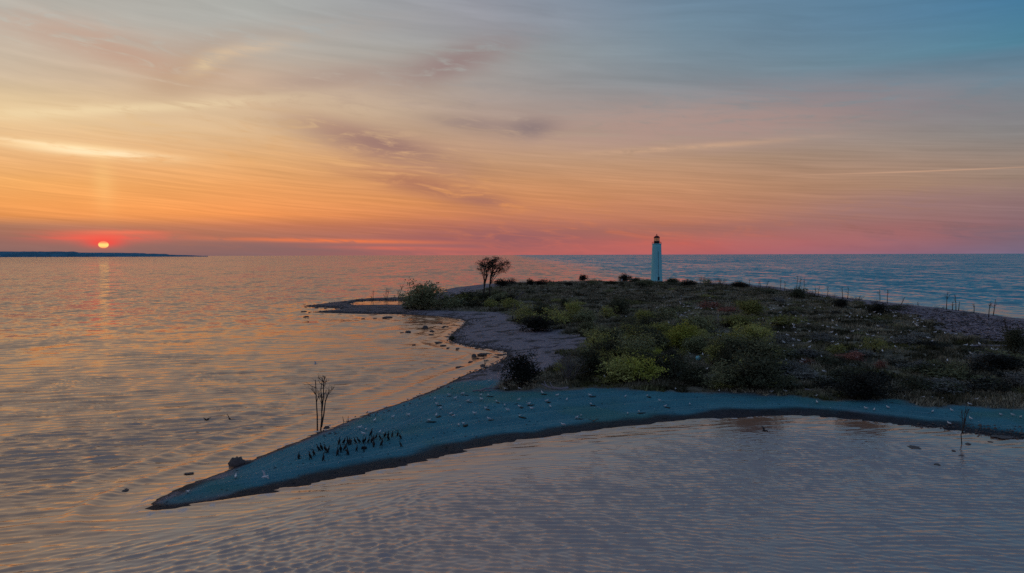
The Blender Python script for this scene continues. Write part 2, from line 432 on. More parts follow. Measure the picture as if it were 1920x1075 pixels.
GRID = {}
def lookup(P, key):
    P = np.asarray(P, float); t = np.arctan2(P[:, 0], P[:, 1]); r = np.hypot(P[:, 0], P[:, 1])
    G = GRID[key]; nr_, nc_ = G.shape
    fj = np.clip((t - th[0]) / (th[1] - th[0]), 0, nc_ - 1.001); fi = np.clip(np.log(np.maximum(r, 1) / rr[0]) / math.log(rr[1] / rr[0]), 0, nr_ - 1.001)
    i = fi.astype(int); j = fj.astype(int); u = fi - i; v = fj - j
    return (G[i, j] * (1 - v) + G[i, j + 1] * v) * (1 - u) + (G[i + 1, j] * (1 - v) + G[i + 1, j + 1] * v) * u
def ground(px, py):
    """where the sight line through a photo point meets the island"""
    px = np.atleast_1d(np.asarray(px, float)); py = np.atleast_1d(np.asarray(py, float))
    z = np.full(px.shape, 0.8)
    d = ray(px, py)
    for _ in range(14):
        t = (z - CAM_Z) / d[:, 2]
        p = np.array([0, 0, CAM_Z]) + d * t[:, None]
        z = 0.5 * z + 0.5 * np.maximum(lookup(p[:, :2], 'z'), 0.0)
    p[:, 2] = np.maximum(lookup(p[:, :2], 'z'), -0.05)
    return p
def g1(px, py): return ground(px, py)[0]

# ------------------------------------------------------------------ terrain sheet
th = np.radians(np.arange(-32, 66.01, 0.15))
rr = 45 * np.exp(np.arange(0, math.log(640 / 45), 0.0058))
TH, RR = np.meshgrid(th, rr)
P = np.stack([RR * np.sin(TH), RR * np.cos(TH)], -1).reshape(-1, 2)
sdv = shore_sd(P); zv = height(P, sdv)
vegsd = sdist(P, VEG) + (fnoise(P[:, 0] / 7, P[:, 1] / 7, 21) - 0.5) * 9
veg = ss(vegsd, -1.2, 1.6)
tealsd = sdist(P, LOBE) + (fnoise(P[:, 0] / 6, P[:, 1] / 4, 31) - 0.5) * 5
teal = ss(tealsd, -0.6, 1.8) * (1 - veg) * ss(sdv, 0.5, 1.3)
near_line = pix([(262, 957)] + near_px[::-1][1:])
nearpoly = np.vstack([near_line, np.array([(51, 20), (-60, 20)])])
leeside = sdist(P, nearpoly)                       # grows into the sheltered bay
lw = leeside + (fnoise(P[:, 0] / 5, P[:, 1] / 3, 71) - 0.5) * 2.2
wtip = 0.4 + 0.6 * ss(np.hypot(P[:, 0] - near_line[0][0], P[:, 1] - near_line[0][1]), 3, 20)
wet = ss(-lw / wtip, 3.0, 1.8) * (np.abs(leeside) < 12) + ss(sdv, 1.2, 0.3)
wet = wet + 0.55 * ss(P[:, 0] / P[:, 1], -0.135, -0.16) * (P[:, 1] > 215)
wet = np.clip(wet * (0.8 + 0.4 * fnoise(P[:, 0], P[:, 1], 5)), 0, 1)
zv = zv + veg * (fnoise(P[:, 0] / 1.7, P[:, 1] / 1.7, 41, 3) - 0.4) * 0.55
nr, nc = RR.shape
GRID['z'] = zv.reshape(nr, nc); GRID['sd'] = sdv.reshape(nr, nc)
idx = np.arange(nr * nc).reshape(nr, nc)
Q = np.stack([idx[:-1, :-1], idx[:-1, 1:], idx[1:, 1:], idx[1:, :-1]], -1).reshape(-1, 4)
keep = zv[Q].max(1) > -1.6
Q = Q[keep]
used = np.unique(Q); remap = np.full(nr * nc, -1); remap[used] = np.arange(len(used))
def terrain_build(n, b, out):
    g = n.new('ShaderNodeNewGeometry'); pos = g.outputs['Position']
    a_veg, a_wet, a_teal, a_sd = (n.attr(k) for k in ('veg', 'wet', 'teal', 'sd'))
    n1 = n.noise(pos, 0.25, 5, 0.6); n2 = n.noise(pos, 2.2, 5, 0.65); n3 = n.noise(pos, 0.07, 4, 0.55)
    lines = n.noise(n.comb(n.m('MULTIPLY', a_sd, 1.3), n.m('MULTIPLY', n1, 1.2)), 1.2, 4, 0.6)
    sand = n.mix(n.mr(n2, 0.3, 0.7), lin(118, 112, 124), lin(150, 143, 154))
    n4 = n.noise(pos, 7.0, 4, 0.7)
    sand = n.mix(n.mr(n1, 0.50, 0.62), sand, lin(68, 69, 74))
    sand = n.mix(n.m('MULTIPLY', n.mr(n4, 0.56, 0.7), 0.5), sand, lin(60, 56, 64))
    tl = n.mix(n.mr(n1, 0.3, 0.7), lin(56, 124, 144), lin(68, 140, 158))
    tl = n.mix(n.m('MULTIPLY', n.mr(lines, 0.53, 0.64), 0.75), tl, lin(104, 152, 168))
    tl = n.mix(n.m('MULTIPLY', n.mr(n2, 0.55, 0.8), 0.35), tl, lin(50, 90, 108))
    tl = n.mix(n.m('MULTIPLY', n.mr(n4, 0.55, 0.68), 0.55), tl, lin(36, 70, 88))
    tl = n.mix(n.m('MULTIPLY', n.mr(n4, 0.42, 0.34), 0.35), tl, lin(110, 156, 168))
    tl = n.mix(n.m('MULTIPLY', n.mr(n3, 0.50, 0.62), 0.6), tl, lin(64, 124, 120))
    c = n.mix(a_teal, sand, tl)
    c = n.mix(n.m('MULTIPLY', a_wet, 0.94), c, n.mix(n.mr(n2, 0.4, 0.7), lin(18, 16, 28), lin(32, 28, 42)))
    vg = n.mix(n.mr(n1, 0.35, 0.65), lin(66, 66, 54), lin(128, 124, 110))
    vg = n.mix(n.m('MULTIPLY', n.mr(n3, 0.54, 0.66), 0.75), vg, lin(86, 88, 54))
    vg = n.mix(n.mr(n2, 0.62, 0.8), vg, lin(118, 118, 122))
    c = n.mix(a_veg, c, vg)
    n.l.new(c, b.inputs['Base Color'])
    n.l.new(n.mr(a_wet, 0, 1, 0.92, 0.7, False), b.inputs['Roughness'])
    b.inputs['Specular IOR Level'].default_value = 0.25
    bp = n.new('ShaderNodeBump'); bp.inputs['Strength'].default_value = 0.9; bp.inputs['Distance'].default_value = 0.22
    n.l.new(n.m('ADD', n2, n.m('MULTIPLY', n4, 0.6)), bp.inputs['Height']); n.l.new(bp.outputs[0], b.inputs['Normal'])
M_ter = mat('island_ground', terrain_build)
me = new_mesh('island_terrain', np.column_stack([P[used], zv[used]]), remap[Q], M_ter, True,
              {'veg': veg[used], 'wet': wet[used], 'teal': teal[used], 'sd': sdv[used]})
link('island_terrain', me, kind='structure', label='low sandy island with a curved spit and dark scrubland')

# ------------------------------------------------------------------ lake
fine = np.radians(np.arange(-44, 44.001, 0.105)); coarse = np.radians(np.arange(48, 312.1, 4.0))
tw = np.concatenate([fine, coarse])
rw = np.concatenate([[2, 14, 28, 39], np.arange(40, 90, 0.11), 90 * np.exp(np.arange(0.002, math.log(200 / 90), 0.003)), 200 * np.exp(np.arange(0.003, math.log(700 / 200), 0.0056)),
                     700 * np.exp(np.arange(0.03, math.log(70000 / 700), 0.12)), [70000]])
TW, RW = np.meshgrid(tw, rw)
Pw = np.stack([RW * np.sin(TW), RW * np.cos(TW)], -1).reshape(-1, 2)
rflat = RW.ravel()
zw = np.zeros(len(Pw)); calm = np.ones(len(Pw)); swell = np.zeros(len(Pw)); bayv = np.zeros(len(Pw)); shv = np.full(len(Pw), -50.0)
inn = (rflat > 39.5) & (rflat < 690) & (np.abs((TW.ravel() + math.pi) % (2 * math.pi) - math.pi) < R(44.1))
Pi = Pw[inn]; ri = rflat[inn]
sdw = lookup(Pi, 'sd')
bay_poly = np.vstack([pix([(-300, 1200), (262, 957)]), near_line[1:], np.array([(85, 73), (130, 82), (400, 90), (400, -50), (-120, -50)])])
bay = ss(sdist(Pi, bay_poly), -3, 9)
dri = np.where(ri < 90, 0.11, np.where(ri < 200, ri * 0.003, ri * 0.0056))
def waves(P, n, lmin, lmax, ang, spread, slope, seed):
    r = np.random.default_rng(seed); z = np.zeros(len(P))
    for k in range(n):
        L = math.exp(r.uniform(math.log(lmin), math.log(lmax))); a = R(ang) + r.normal(0, R(spread))
        kx, ky = 2 * math.pi / L * math.cos(a), 2 * math.pi / L * math.sin(a)
        z += ss(L / dri, 2.5, 5.0) * slope * L / (2 * math.pi) * math.sqrt(2.0 / n) * np.sin(P[:, 0] * kx + P[:, 1] * ky + r.uniform(0, 6.28))
    return z
gust = fnoise(Pi[:, 0] / 45, Pi[:, 1] / 70, 51); gust2 = fnoise(Pi[:, 0] / 14, Pi[:, 1] / 22, 57)
lake = waves(Pi, 90, 0.45, 1.7, 103, 12, 0.30, 1) * (0.75 + 0.5 * gust)
lake += waves(Pi, 24, 1.7, 5.0, 100, 11, 0.05, 2)
def crests(P, L, ang, amp, seed, lo=0.42, hi=0.66):
    """short-crested wavelets with sharp tops, in patches"""
    c, sn = math.cos(R(ang)), math.sin(R(ang)); u = P[:, 0] * c + P[:, 1] * sn; v = P[:, 1] * c - P[:, 0] * sn
    ph = u / L + 2.4 * fnoise(v / (6 * L), u / (4 * L), seed, 2)
    return amp * L * (1 - np.abs(np.sin(math.pi * ph))) ** 2 * ss(fnoise(u / (2.2 * L), v / (5 * L), seed + 9, 2), lo, hi) * ss(L / dri, 3.0, 5.5)
lake += crests(Pi, 1.15, 103, 0.11, 81) + crests(Pi, 1.9, 99, 0.10, 85) + crests(Pi, 3.1, 104, 0.06, 89, 0.5, 0.7)
lake *= ss(-sdw, 0.5, 16) * 0.75 + 0.25
edge = -sdw
roll = np.sin(edge * 2 * math.pi / 4.6 + 2.2 * gust2 + Pi[:, 1] * 0.02)
roll = np.where(roll > 0, roll ** 2, 0.35 * roll)
lake += 0.2 * roll * np.exp(-((edge - 6) / 6.0) ** 2) * (1 - bay) * ss(gust2, 0.25, 0.5)
lakefade = ss(ri, 690, 350)
b1 = waves(Pi, 40, 0.40, 0.85, 84, 12, 0.27, 3) * ss(gust, 0.36, 0.62) * ss(-sdw, 2, 16)
b2 = waves(Pi, 34, 0.38, 1.2, 128, 12, 0.16, 4) * ss(Pi[:, 0], 4, -16) * ss(-sdw, 0.5, 8)
b3 = waves(Pi, 20, 1.2, 4.0, 95, 28, 0.022, 5)
b1 = b1 + (crests(Pi, 0.62, 86, 0.07, 93) + crests(Pi, 0.95, 82, 0.05, 97, 0.5, 0.7)) * ss(gust, 0.36, 0.6) * ss(-sdw, 2, 14) * ss(Pi[:, 0], -18, -4)
b2 = b2 + crests(Pi, 0.8, 128, 0.09, 99) * ss(Pi[:, 0], 2, -14) * ss(-sdw, 0.5, 6)
zw[inn] = lake * (1 - bay) * lakefade + (b1 + b2 + b3) * bay
zw[inn] *= ss(-sdist(Pi, POOL), -1, 3) * 0.95 + 0.05
far_right = ss(Pi[:, 0], 60, 120) * ss(-sdw, 55, 5) * (Pi[:, 1] > 140)
calm[inn] = (1 - 0.55 * bay * ss(-sdw, 22, 3)) * (1 - 0.75 * (ss(sdist(Pi, POOL), -3, 1))) * (1 - 0.5 * far_right) * (1 - 0.35 * ss(-sdw, 12, 1))
calm[inn] *= 0.7 + 0.6 * gust2
fn_ = fnoise(Pi[:, 0] / 9, Pi[:, 1] / 9, 63, 3)
strips = sum(np.exp(-((edge - c_ - 5 * (fn_ - 0.5)) / w_) ** 2) for c_, w_ in ((2.0, 1.6), (9.0, 2.2), (19.0, 3.0)))
foamv = np.zeros(len(Pw)); foamv[inn] = np.clip(strips * far_right * ss(fn_, 0.42, 0.56), 0, 1) * 0.8
bayv[inn] = bay; shv[inn] = np.clip(sdw, -50, 5)
nr, nc = RW.shape; idx = np.arange(nr * nc).reshape(nr, nc); idn = np.roll(idx, -1, axis=1)
Qw = np.stack([idx[:-1], idn[:-1], idn[1:], idx[1:]], -1).reshape(-1, 4)[:, ::-1]
Tw = np.column_stack([np.full(nc, nr * nc), idn[0], idx[0]])[:, ::-1]
Vw = np.vstack([np.column_stack([Pw, zw]), [[0, 0, 0]]])
z1 = lambda a, v=1.0: np.append(a, v)
def water_build(n, b, out):
    g = n.new('ShaderNodeNewGeometry'); pos = g.outputs['Position']
    sx = n.new('ShaderNodeSeparateXYZ'); n.l.new(pos, sx.inputs[0])
    cm = n.attr('calm'); by = n.attr('bay')
    dist = n.m('SQRT', n.m('ADD', n.m('MULTIPLY', sx.outputs[0], sx.outputs[0]), n.m('MULTIPLY', sx.outputs[1], sx.outputs[1])))
    r1 = n.noise(n.comb(n.m('MULTIPLY', sx.outputs[0], 0.55), n.m('ADD', sx.outputs[1], n.m('MULTIPLY', sx.outputs[0], 0.2))), 1.9, 4, 0.6, 0.3)
    bp = n.new('ShaderNodeBump'); bp.inputs['Distance'].default_value = 1.0
    n.l.new(n.m('MULTIPLY', cm, 0.75), bp.inputs['Strength']); n.l.new(n.m('MULTIPLY', r1, n.mr(by, 0, 1, 0.03, 0.05, False)), bp.inputs['Height'])
    # wind waves too far off to model: facet slopes at several sizes, leaning on the lee side
    def slope(scale, kx, seed):
        nn = n.new('ShaderNodeTexNoise'); nn.noise_dimensions = '3D'
        n.l.new(n.comb(n.m('MULTIPLY', sx.outputs[0], kx), n.m('ADD', sx.outputs[1], n.m('MULTIPLY', sx.outputs[0], 0.06)), seed), nn.inputs['Vector'])
        nn.inputs['Scale'].default_value = scale; nn.inputs['Detail'].default_value = 3.0; nn.inputs['Roughness'].default_value = 0.6
        sc = n.new('ShaderNodeSeparateColor'); n.l.new(nn.outputs['Color'], sc.inputs[0]); return sc.outputs
    bands = [(slope(0.5, 0.6, 0.0), 1.15), (slope(0.13, 1.3, 3.0), 0.95), (slope(0.032, 2.6, 7.0), 0.8), (slope(0.008, 4.5, 11.0), 0.66), (slope(0.0018, 7.0, 15.0), 0.5)]
    def tot(i):
        t_ = None
        for (o_, k_), D_ in zip(bands, (60, 150, 330, 680, 1500)):
            v_ = n.m('MULTIPLY', n.m('MULTIPLY', n.m('SUBTRACT', o_[i], 0.5), k_), n.mr(dist, D_ * 0.6, D_ * 1.1))
            t_ = v_ if t_ is None else n.m('ADD', t_, v_)
        return t_
    ff = n.mr(dist, 70, 320)
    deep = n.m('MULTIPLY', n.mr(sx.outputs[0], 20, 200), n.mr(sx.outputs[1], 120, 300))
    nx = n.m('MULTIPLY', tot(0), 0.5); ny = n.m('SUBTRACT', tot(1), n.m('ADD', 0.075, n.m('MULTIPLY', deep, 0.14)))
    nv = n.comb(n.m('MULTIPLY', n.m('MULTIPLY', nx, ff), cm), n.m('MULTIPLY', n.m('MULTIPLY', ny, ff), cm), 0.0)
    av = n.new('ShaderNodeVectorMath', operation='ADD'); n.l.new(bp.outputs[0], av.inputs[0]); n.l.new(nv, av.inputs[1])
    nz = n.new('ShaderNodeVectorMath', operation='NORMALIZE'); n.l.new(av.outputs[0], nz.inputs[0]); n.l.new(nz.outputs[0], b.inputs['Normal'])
    c = n.mix(deep, (0.42, 0.215, 0.12, 1), (0.02, 0.19, 0.26, 1))  # open lake: warm sunset gleam painted into the base colour
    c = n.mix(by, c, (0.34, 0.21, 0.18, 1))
    fo = n.noise(pos, 1.1, 5, 0.65); asd = n.attr('shore')
    foam = n.m('MULTIPLY', n.m('MULTIPLY', n.mr(asd, -1.3, -0.35), n.mr(asd, 0.1, -0.1)), n.mr(fo, 0.48, 0.6))
    foam = n.m('MAXIMUM', foam, n.attr('surf'))
    c = n.mix(n.m('MULTIPLY', foam, 0.8), c, (0.62, 0.6, 0.62, 1))
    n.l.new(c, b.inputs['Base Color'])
    n.l.new(n.m('ADD', 0.045, n.m('MULTIPLY', foam, 0.6)), b.inputs['Roughness'])
    n.l.new(n.m('ADD', 3.0, n.m('MULTIPLY', n.m('MULTIPLY', n.m('SUBTRACT', 1.0, by), n.m('SUBTRACT', 1.0, deep)), 1.6)), b.inputs['IOR'])
    n.l.new(n.mix(by, n.mix(deep, (1.0, 0.81, 0.69, 1), (0.62, 0.95, 1.0, 1)), (1.0, 0.97, 0.95, 1)), b.inputs['Specular Tint'])  # open lake: sunset warmth painted in by tinting its reflections
M_water = mat('lake_water', water_build)
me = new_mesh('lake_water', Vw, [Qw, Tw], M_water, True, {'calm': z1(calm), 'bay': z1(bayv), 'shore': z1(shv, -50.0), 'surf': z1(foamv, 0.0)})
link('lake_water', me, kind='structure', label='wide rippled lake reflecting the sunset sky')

# ------------------------------------------------------------------ far shore with a low wooded escarpment
def far_land():
    D = 15000.0
    xs = np.arange(-400, 391, 3.0)
    top = np.interp(xs, [-400, 140, 148, 268, 276, 312, 320, 345, 391], [471.3, 471.8, 473.6, 474.6, 475.6, 476.3, 478.0, 478.6, 480.4])
    base_el = ray(xs, np.full(len(xs), 480.0))
    X_ = base_el[:, 0] / base_el[:, 1] * D
    hz = np.interp(xs, [-400, 960], [1, 1]) * 0
    tops = ray(xs, top); zt = CAM_Z + tops[:, 2] / tops[:, 1] * D
    zt = np.maximum(zt + (fnoise(xs / 9.0, xs * 0, 5, 4) - 0.5) * 9.0, 0.5)
    rows = []
    for dy, k in ((-500, 0.0), (-420, 0.18), (-260, 0.55), (-60, 0.9), (300, 1.0), (1500, 1.02), (3500, 0.0)):
        rows.append(np.column_stack([X_ * (D + dy) / D, np.full(len(xs), D + dy) + (fnoise(xs / 14.0, xs * 0 + k * 3, 8) - 0.5) * 240, zt * k - (0.6 if k == 0 else 0)]))
    V = np.concatenate(rows); n = len(xs); idx = np.arange(len(V)).reshape(len(rows), n)
    Qf = np.stack([idx[:-1, :-1], idx[:-1, 1:], idx[1:, 1:], idx[1:, :-1]], -1).reshape(-1, 4)
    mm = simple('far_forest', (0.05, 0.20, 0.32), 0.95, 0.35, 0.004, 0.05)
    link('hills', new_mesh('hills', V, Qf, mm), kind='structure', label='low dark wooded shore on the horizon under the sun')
far_land()

# ------------------------------------------------------------------ lighthouse
def lighthouse():
    b = g1(1231, 527.0); dist = b[1]; px = dist / F
    root = thing('lighthouse', b, 'tall tapered white stone lighthouse tower with red domed lantern', 'lighthouse')
    def paint(n, bs, out):
        tcn = n.new('ShaderNodeTexCoord'); s = n.new('ShaderNodeSeparateXYZ'); n.l.new(tcn.outputs['Object'], s.inputs[0])
        st = n.noise(n.comb(n.m('MULTIPLY', s.outputs[0], 1.6), n.m('MULTIPLY', s.outputs[1], 1.6), n.m('MULTIPLY', s.outputs[2], 0.12)), 1.0, 5, 0.6)
        bl = n.noise(tcn.outputs['Object'], 0.35, 4, 0.6)
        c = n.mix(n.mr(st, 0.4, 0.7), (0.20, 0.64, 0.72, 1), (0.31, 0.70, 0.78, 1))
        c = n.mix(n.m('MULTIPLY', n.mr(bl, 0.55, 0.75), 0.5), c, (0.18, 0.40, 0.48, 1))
        n.l.new(c, bs.inputs['Base Color']); bs.inputs['Roughness'].default_value = 0.85
        bp = n.new('ShaderNodeBump'); bp.inputs['Strength'].default_value = 0.4; bp.inputs['Distance'].default_value = 0.08
        n.l.new(st, bp.inputs['Height']); n.l.new(bp.outputs[0], bs.inputs['Normal'])
    M_tow = mat('tower_paint', paint)
    M_red = simple('lantern_red', (0.13, 0.012, 0.016), 0.6, 0.25, 2.0)
    M_iron = simple('dark_iron', (0.03, 0.022, 0.025), 0.6, 0.2, 3.0)
    M_door = simple('door_wood', (0.02, 0.02, 0.035), 0.7, 0.2, 3.0)
    M_cream = simple('cream_frame', (0.62, 0.58, 0.48), 0.6, 0.1, 3.0)
    def glass(n, bs, out):
        bs.inputs['Base Color'].default_value = (0.95, 0.85, 0.62, 1); bs.inputs['Roughness'].default_value = 0.05
        tp = n.new('ShaderNodeBsdfTransparent'); tp.inputs[0].default_value = (1.0, 0.90, 0.62, 1)
        ms = n.new('ShaderNodeMixShader'); ms.inputs[0].default_value = 0.25
        n.l.new(tp.outputs[0], ms.inputs[1]); n.l.new(bs.outputs[0], ms.inputs[2]); n.l.new(ms.outputs[0], out.inputs[0])
    M_gl = mat('lantern_glass', glass)
    r0, r1, Ht = 10.8 * px, 8.3 * px, 69.5 * px
    t = MB(); prof = [(r0 * 1.06, -1.0), (r0 * 1.06, 0.7), (r0 * 1.0, 0.95)]
    for k in range(1, 13):
        f = k / 12; prof.append((r0 + (r1 - r0) * (f ** 0.92), 0.95 + (Ht - 0.95) * f))
    t.lathe(prof, 48)
    link('tower', t.mesh('tower', M_tow), root)
    c = MB(); c.lathe([(r1 * 0.99, Ht - 0.55), (r1 * 1.03, Ht - 0.5), (r1 * 1.05, Ht - 0.2), (r1 * 1.10, Ht), (r1 * 1.10, Ht + 0.22), (r1 * 0.9, Ht + 0.25)], 40)
    link('gallery_deck', c.mesh('gallery_deck', M_tow), root)
    rl = 5.3 * px
    wl = MB(); wl.lathe([(rl, Ht + 0.2), (rl, Ht + 1.75), (rl * 1.06, Ht + 1.78), (rl * 1.06, Ht + 1.92), (rl * 0.9, Ht + 1.94)], 24)
    link('lantern_wall', wl.mesh('lantern_wall', M_red), root)
    zg0, zg1 = Ht + 1.93, Ht + 4.15
    for k in range(8):
        a0, a1 = 2 * math.pi * (k + 0.5) / 8, 2 * math.pi * (k + 1.5) / 8
        rg = rl * 0.94
        p0 = np.array([rg * math.cos(a0), rg * math.sin(a0)]); p1 = np.array([rg * math.cos(a1), rg * math.sin(a1)])
        pa, pb = p0 * 0.985 + p1 * 0.015, p1 * 0.985 + p0 * 0.015
        inn_ = 0.992
        pm = MB()
        pm.add([(*pa, zg0), (*pb, zg0), (*pb, zg1), (*pa, zg1), (*(pa * inn_), zg0), (*(pb * inn_), zg0), (*(pb * inn_), zg1), (*(pa * inn_), zg1)],
               [(0, 1, 2, 3), (5, 4, 7, 6), (0, 4, 5, 1), (3, 2, 6, 7), (0, 3, 7, 4), (1, 5, 6, 2)])
        link('pane', pm.mesh('pane', M_gl, False), root)
        mu = MB(); mu.tube([(*(p0), zg0), (*(p0), zg1)], 0.10, 6)
        link('mullion', mu.mesh('mullion', M_cream), root)
    for zz in (zg0 + 0.06, zg1 - 0.06):
        hb = MB(); ang = [2 * math.pi * (k + 0.5) / 8 for k in range(9)]
        for a0, a1 in zip(ang[:-1], ang[1:]):
            hb.tube([(rl * .95 * math.cos(a0), rl * .95 * math.sin(a0), zz), (rl * .95 * math.cos(a1), rl * .95 * math.sin(a1), zz)], 0.09, 5)
        link('glazing_bar', hb.mesh('glazing_bar', M_cream), root)
    ln = MB(); ln.lathe([(0.12, zg0 - 0.1), (0.12, zg0 + 0.7), (0.42, zg0 + 0.8), (0.5, zg0 + 1.15), (0.42, zg0 + 1.5), (0.1, zg0 + 1.7)], 14)
    link('lens', ln.mesh('lens', M_cream), root)
    ro = MB(); ro.lathe([(rl * 0.94, zg1 - 0.02), (rl * 1.12, zg1 + 0.03), (rl * 1.10, zg1 + 0.22), (rl * 0.95, zg1 + 0.7), (rl * 0.66, zg1 + 1.2), (rl * 0.3, zg1 + 1.55), (0.16, zg1 + 1.68), (0.14, zg1 + 1.95)], 28)
    roof = link('roof', ro.mesh('roof', M_red), root)
    fi = MB(); fi.lathe([(0.05, zg1 + 1.9), (0.3, zg1 + 2.05), (0.38, zg1 + 2.28), (0.28, zg1 + 2.5), (0.06, zg1 + 2.6), (0.04, zg1 + 3.0)], 14)
    link('finial', fi.mesh('finial', M_red), roof)
    rg = r1 * 1.05
    for zz in (Ht + 0.75, Ht + 1.3):
        h = MB(); h.tube([(rg * math.cos(2 * math.pi * k / 32), rg * math.sin(2 * math.pi * k / 32), zz) for k in range(33)], 0.045, 5)
        link('railing_bar', h.mesh('railing_bar', M_iron), root)
    pst = MB(); pst.tube([(0, 0, Ht + 0.2), (0, 0, Ht + 1.32)], 0.05, 5); pme = pst.mesh('railing_post', M_iron)
    for k in range(14):
        o = link('railing_post', pme, root); o.location = (rg * math.cos(2 * math.pi * k / 14), rg * math.sin(2 * math.pi * k / 14), 0)
    # door towards the camera, a little right of the middle, and the cable down the wall
    a = R(-82)
    rot = Matrix.Rotation(a + math.pi / 2, 3, 'Z')
    d = MB(); d.box((-0.62, -0.35, 0.0), (0.62, 0.25, 2.5), rot=rot, at=(r0 * 0.98 * math.cos(a), r0 * 0.98 * math.sin(a), 0.55))
    dr = link('door', d.mesh('door', M_door, False), root)
    fr = MB()
    for lo, hi in (((-0.84, -0.42, 0.0), (-0.64, 0.2, 2.7)), ((0.64, -0.42, 0.0), (0.84, 0.2, 2.7)), ((-0.64, -0.42, 2.52), (0.64, 0.2, 2.7))):
        fr.box(lo, hi, rot=rot, at=(r0 * 0.98 * math.cos(a), r0 * 0.98 * math.sin(a), 0.55))
    link('door_frame', fr.mesh('door_frame', M_tow, False), dr)
    cb = MB(); pth = []
    for k in range(8):
        z = 3.2 + (Ht - 8.5) * k / 7; r = r0 + (r1 - r0) * (((z - .95) / (Ht - .95)) ** 0.92) + 0.06
        pth.append((r * math.cos(a), r * math.sin(a), z))
    cb.tube(pth, 0.11, 5)
    link('cable_duct', cb.mesh('cable_duct', M_door), root)
lighthouse()

# ------------------------------------------------------------------ plants
def dome_pts(r, n, per, flat=1.0, shell=(0.62, 1.05), spread=0.075, lob=0.35, zmin=0.08):
    d = r.normal(size=(n, 3)); d[:, 2] = np.where(d[:, 2] < 0, d[:, 2] * 0.8, d[:, 2]); d /= np.linalg.norm(d, axis=1)[:, None]
    nz = fnoise(d[:, 0] * 2.2 + 7, d[:, 1] * 2.2 + d[:, 2] * 2 + 3, int(r.integers(1, 99)), 2)
    k = r.uniform(*shell, n) * (1 - lob * 0.5 + lob * (nz - 0.3) * 1.8)
    C = d * k[:, None] * np.array([0.47, 0.47, 0.5]); C[:, 2] = np.maximum(C[:, 2] + 0.5, 0.05 + 0.12 * r.random(n))
    Lf = np.repeat(C, per, 0) + r.normal(size=(n * per, 3)) * spread * np.array([1, 1, 0.8])
    Lf[:, 2] = np.maximum(Lf[:, 2], 0.01)
    return C, Lf
def proto(seed, n, per, leaf, stems=5, stem_r=0.014, **kw):
    r = np.random.default_rng(seed); C, Lf = dome_pts(r, n, per, **kw)
    cm = MB(); cm.leaves(Lf, leaf, r)
    sm = MB()
    for i in r.choice(n, stems, replace=False):
        e = C[i]; b = r.normal(size=3) * 0.03; b[2] = -0.08
        mid = b * 0.5 + e * 0.5 + np.array([0, 0, 0.10]) + r.normal(size=3) * 0.03
        sm.tube([b, mid, e], [stem_r, stem_r * 0.7, stem_r * 0.3], 5)
    return cm.mesh('crown', M_leaf, False), sm.mesh('stem', M_bark)
def twig_tree(r, mb, p, d, L, rad, depth, kids=(2, 4), bend=0.18, spread=0.55, upk=0.15):
    d = d / np.linalg.norm(d); pts = [p]; q = p
    for k in range(3):
        d = d + r.normal(size=3) * bend * 0.6; d[2] += upk * 0.3; d /= np.linalg.norm(d)
        q = q + d * L / 3; pts.append(q)
    mb.tube(pts, np.linspace(rad, rad * 0.45, 4), 5 if depth else 4)
    tips = [q]
    if depth:
        for _ in range(int(r.integers(kids[0], kids[1] + 1))):
            s = r.uniform(0.35, 1.0); b = pts[1] * (1 - s) + pts[3] * s
            nd = d + r.normal(size=3) * spread; nd[2] += upk
            tips += twig_tree(r, mb, b, nd, L * r.uniform(0.45, 0.72), rad * 0.5, depth - 1, kids, bend, spread, upk)
    return tips
def proto_bare(seed, stems, depth=2, leaf_n=0, leaf=0.02, spread=0.5, lean=0.45):
    r = np.random.default_rng(seed); mb = MB(); tips = []
    for _ in range(stems):
        d = np.array([r.normal() * lean, r.normal() * lean, 1.0])
        tips += twig_tree(r, mb, np.array([r.normal() * 0.04, r.normal() * 0.04, -0.05]), d, 0.55, 0.013, depth, (2, 4), 0.16, spread)
    cm = None
    if leaf_n:
        T = np.array(tips); C = T[r.integers(0, len(T), leaf_n)] + r.normal(size=(leaf_n, 3)) * 0.03
        k = MB(); k.leaves(C, leaf, r); cm = k.mesh('crown', M_leaf, False)
    return cm, mb.mesh('stem', M_deadwood)
PR = {
    'dense': [proto(11, 150, 30, 0.030, 6, lob=0.35, shell=(0.3, 1.05)), proto(12, 150, 30, 0.030, 6, lob=0.5, shell=(0.3, 1.05)), proto(13, 140, 30, 0.032, 5, lob=0.6, shell=(0.3, 1.05))],
    'loose': [proto(21, 64, 18, 0.026, 9, shell=(0.35, 1.1), spread=0.06, lob=0.7), proto(22, 70, 18, 0.026, 9, shell=(0.35, 1.12), spread=0.055, lob=0.8),
              proto(23, 60, 20, 0.026, 8, shell=(0.3, 1.1), spread=0.07, lob=0.7)],
    'low': [proto(31, 50, 16, 0.05, 4, lob=0.5, spread=0.1), proto(32, 50, 16, 0.05, 4, lob=0.8, spread=0.1), proto(33, 40, 14, 0.055, 4, lob=0.9, spread=0.12)],
    'bare': [proto_bare(41, 12, 2, 420, 0.014), proto_bare(42, 7, 2, 260, 0.014, 0.45)],
}
TINT = {'black': (0.030, 0.032, 0.026, 1), 'dark': (0.075, 0.084, 0.05, 1), 'olive': (0.33, 0.34, 0.11, 1), 'green': (0.43, 0.46, 0.09, 1),
        'grey': (0.19, 0.195, 0.185, 1), 'red': (0.34, 0.15, 0.12, 1), 'rust': (0.30, 0.13, 0.03, 1), 'sage': (0.21, 0.225, 0.12, 1)}
cnt = [0]
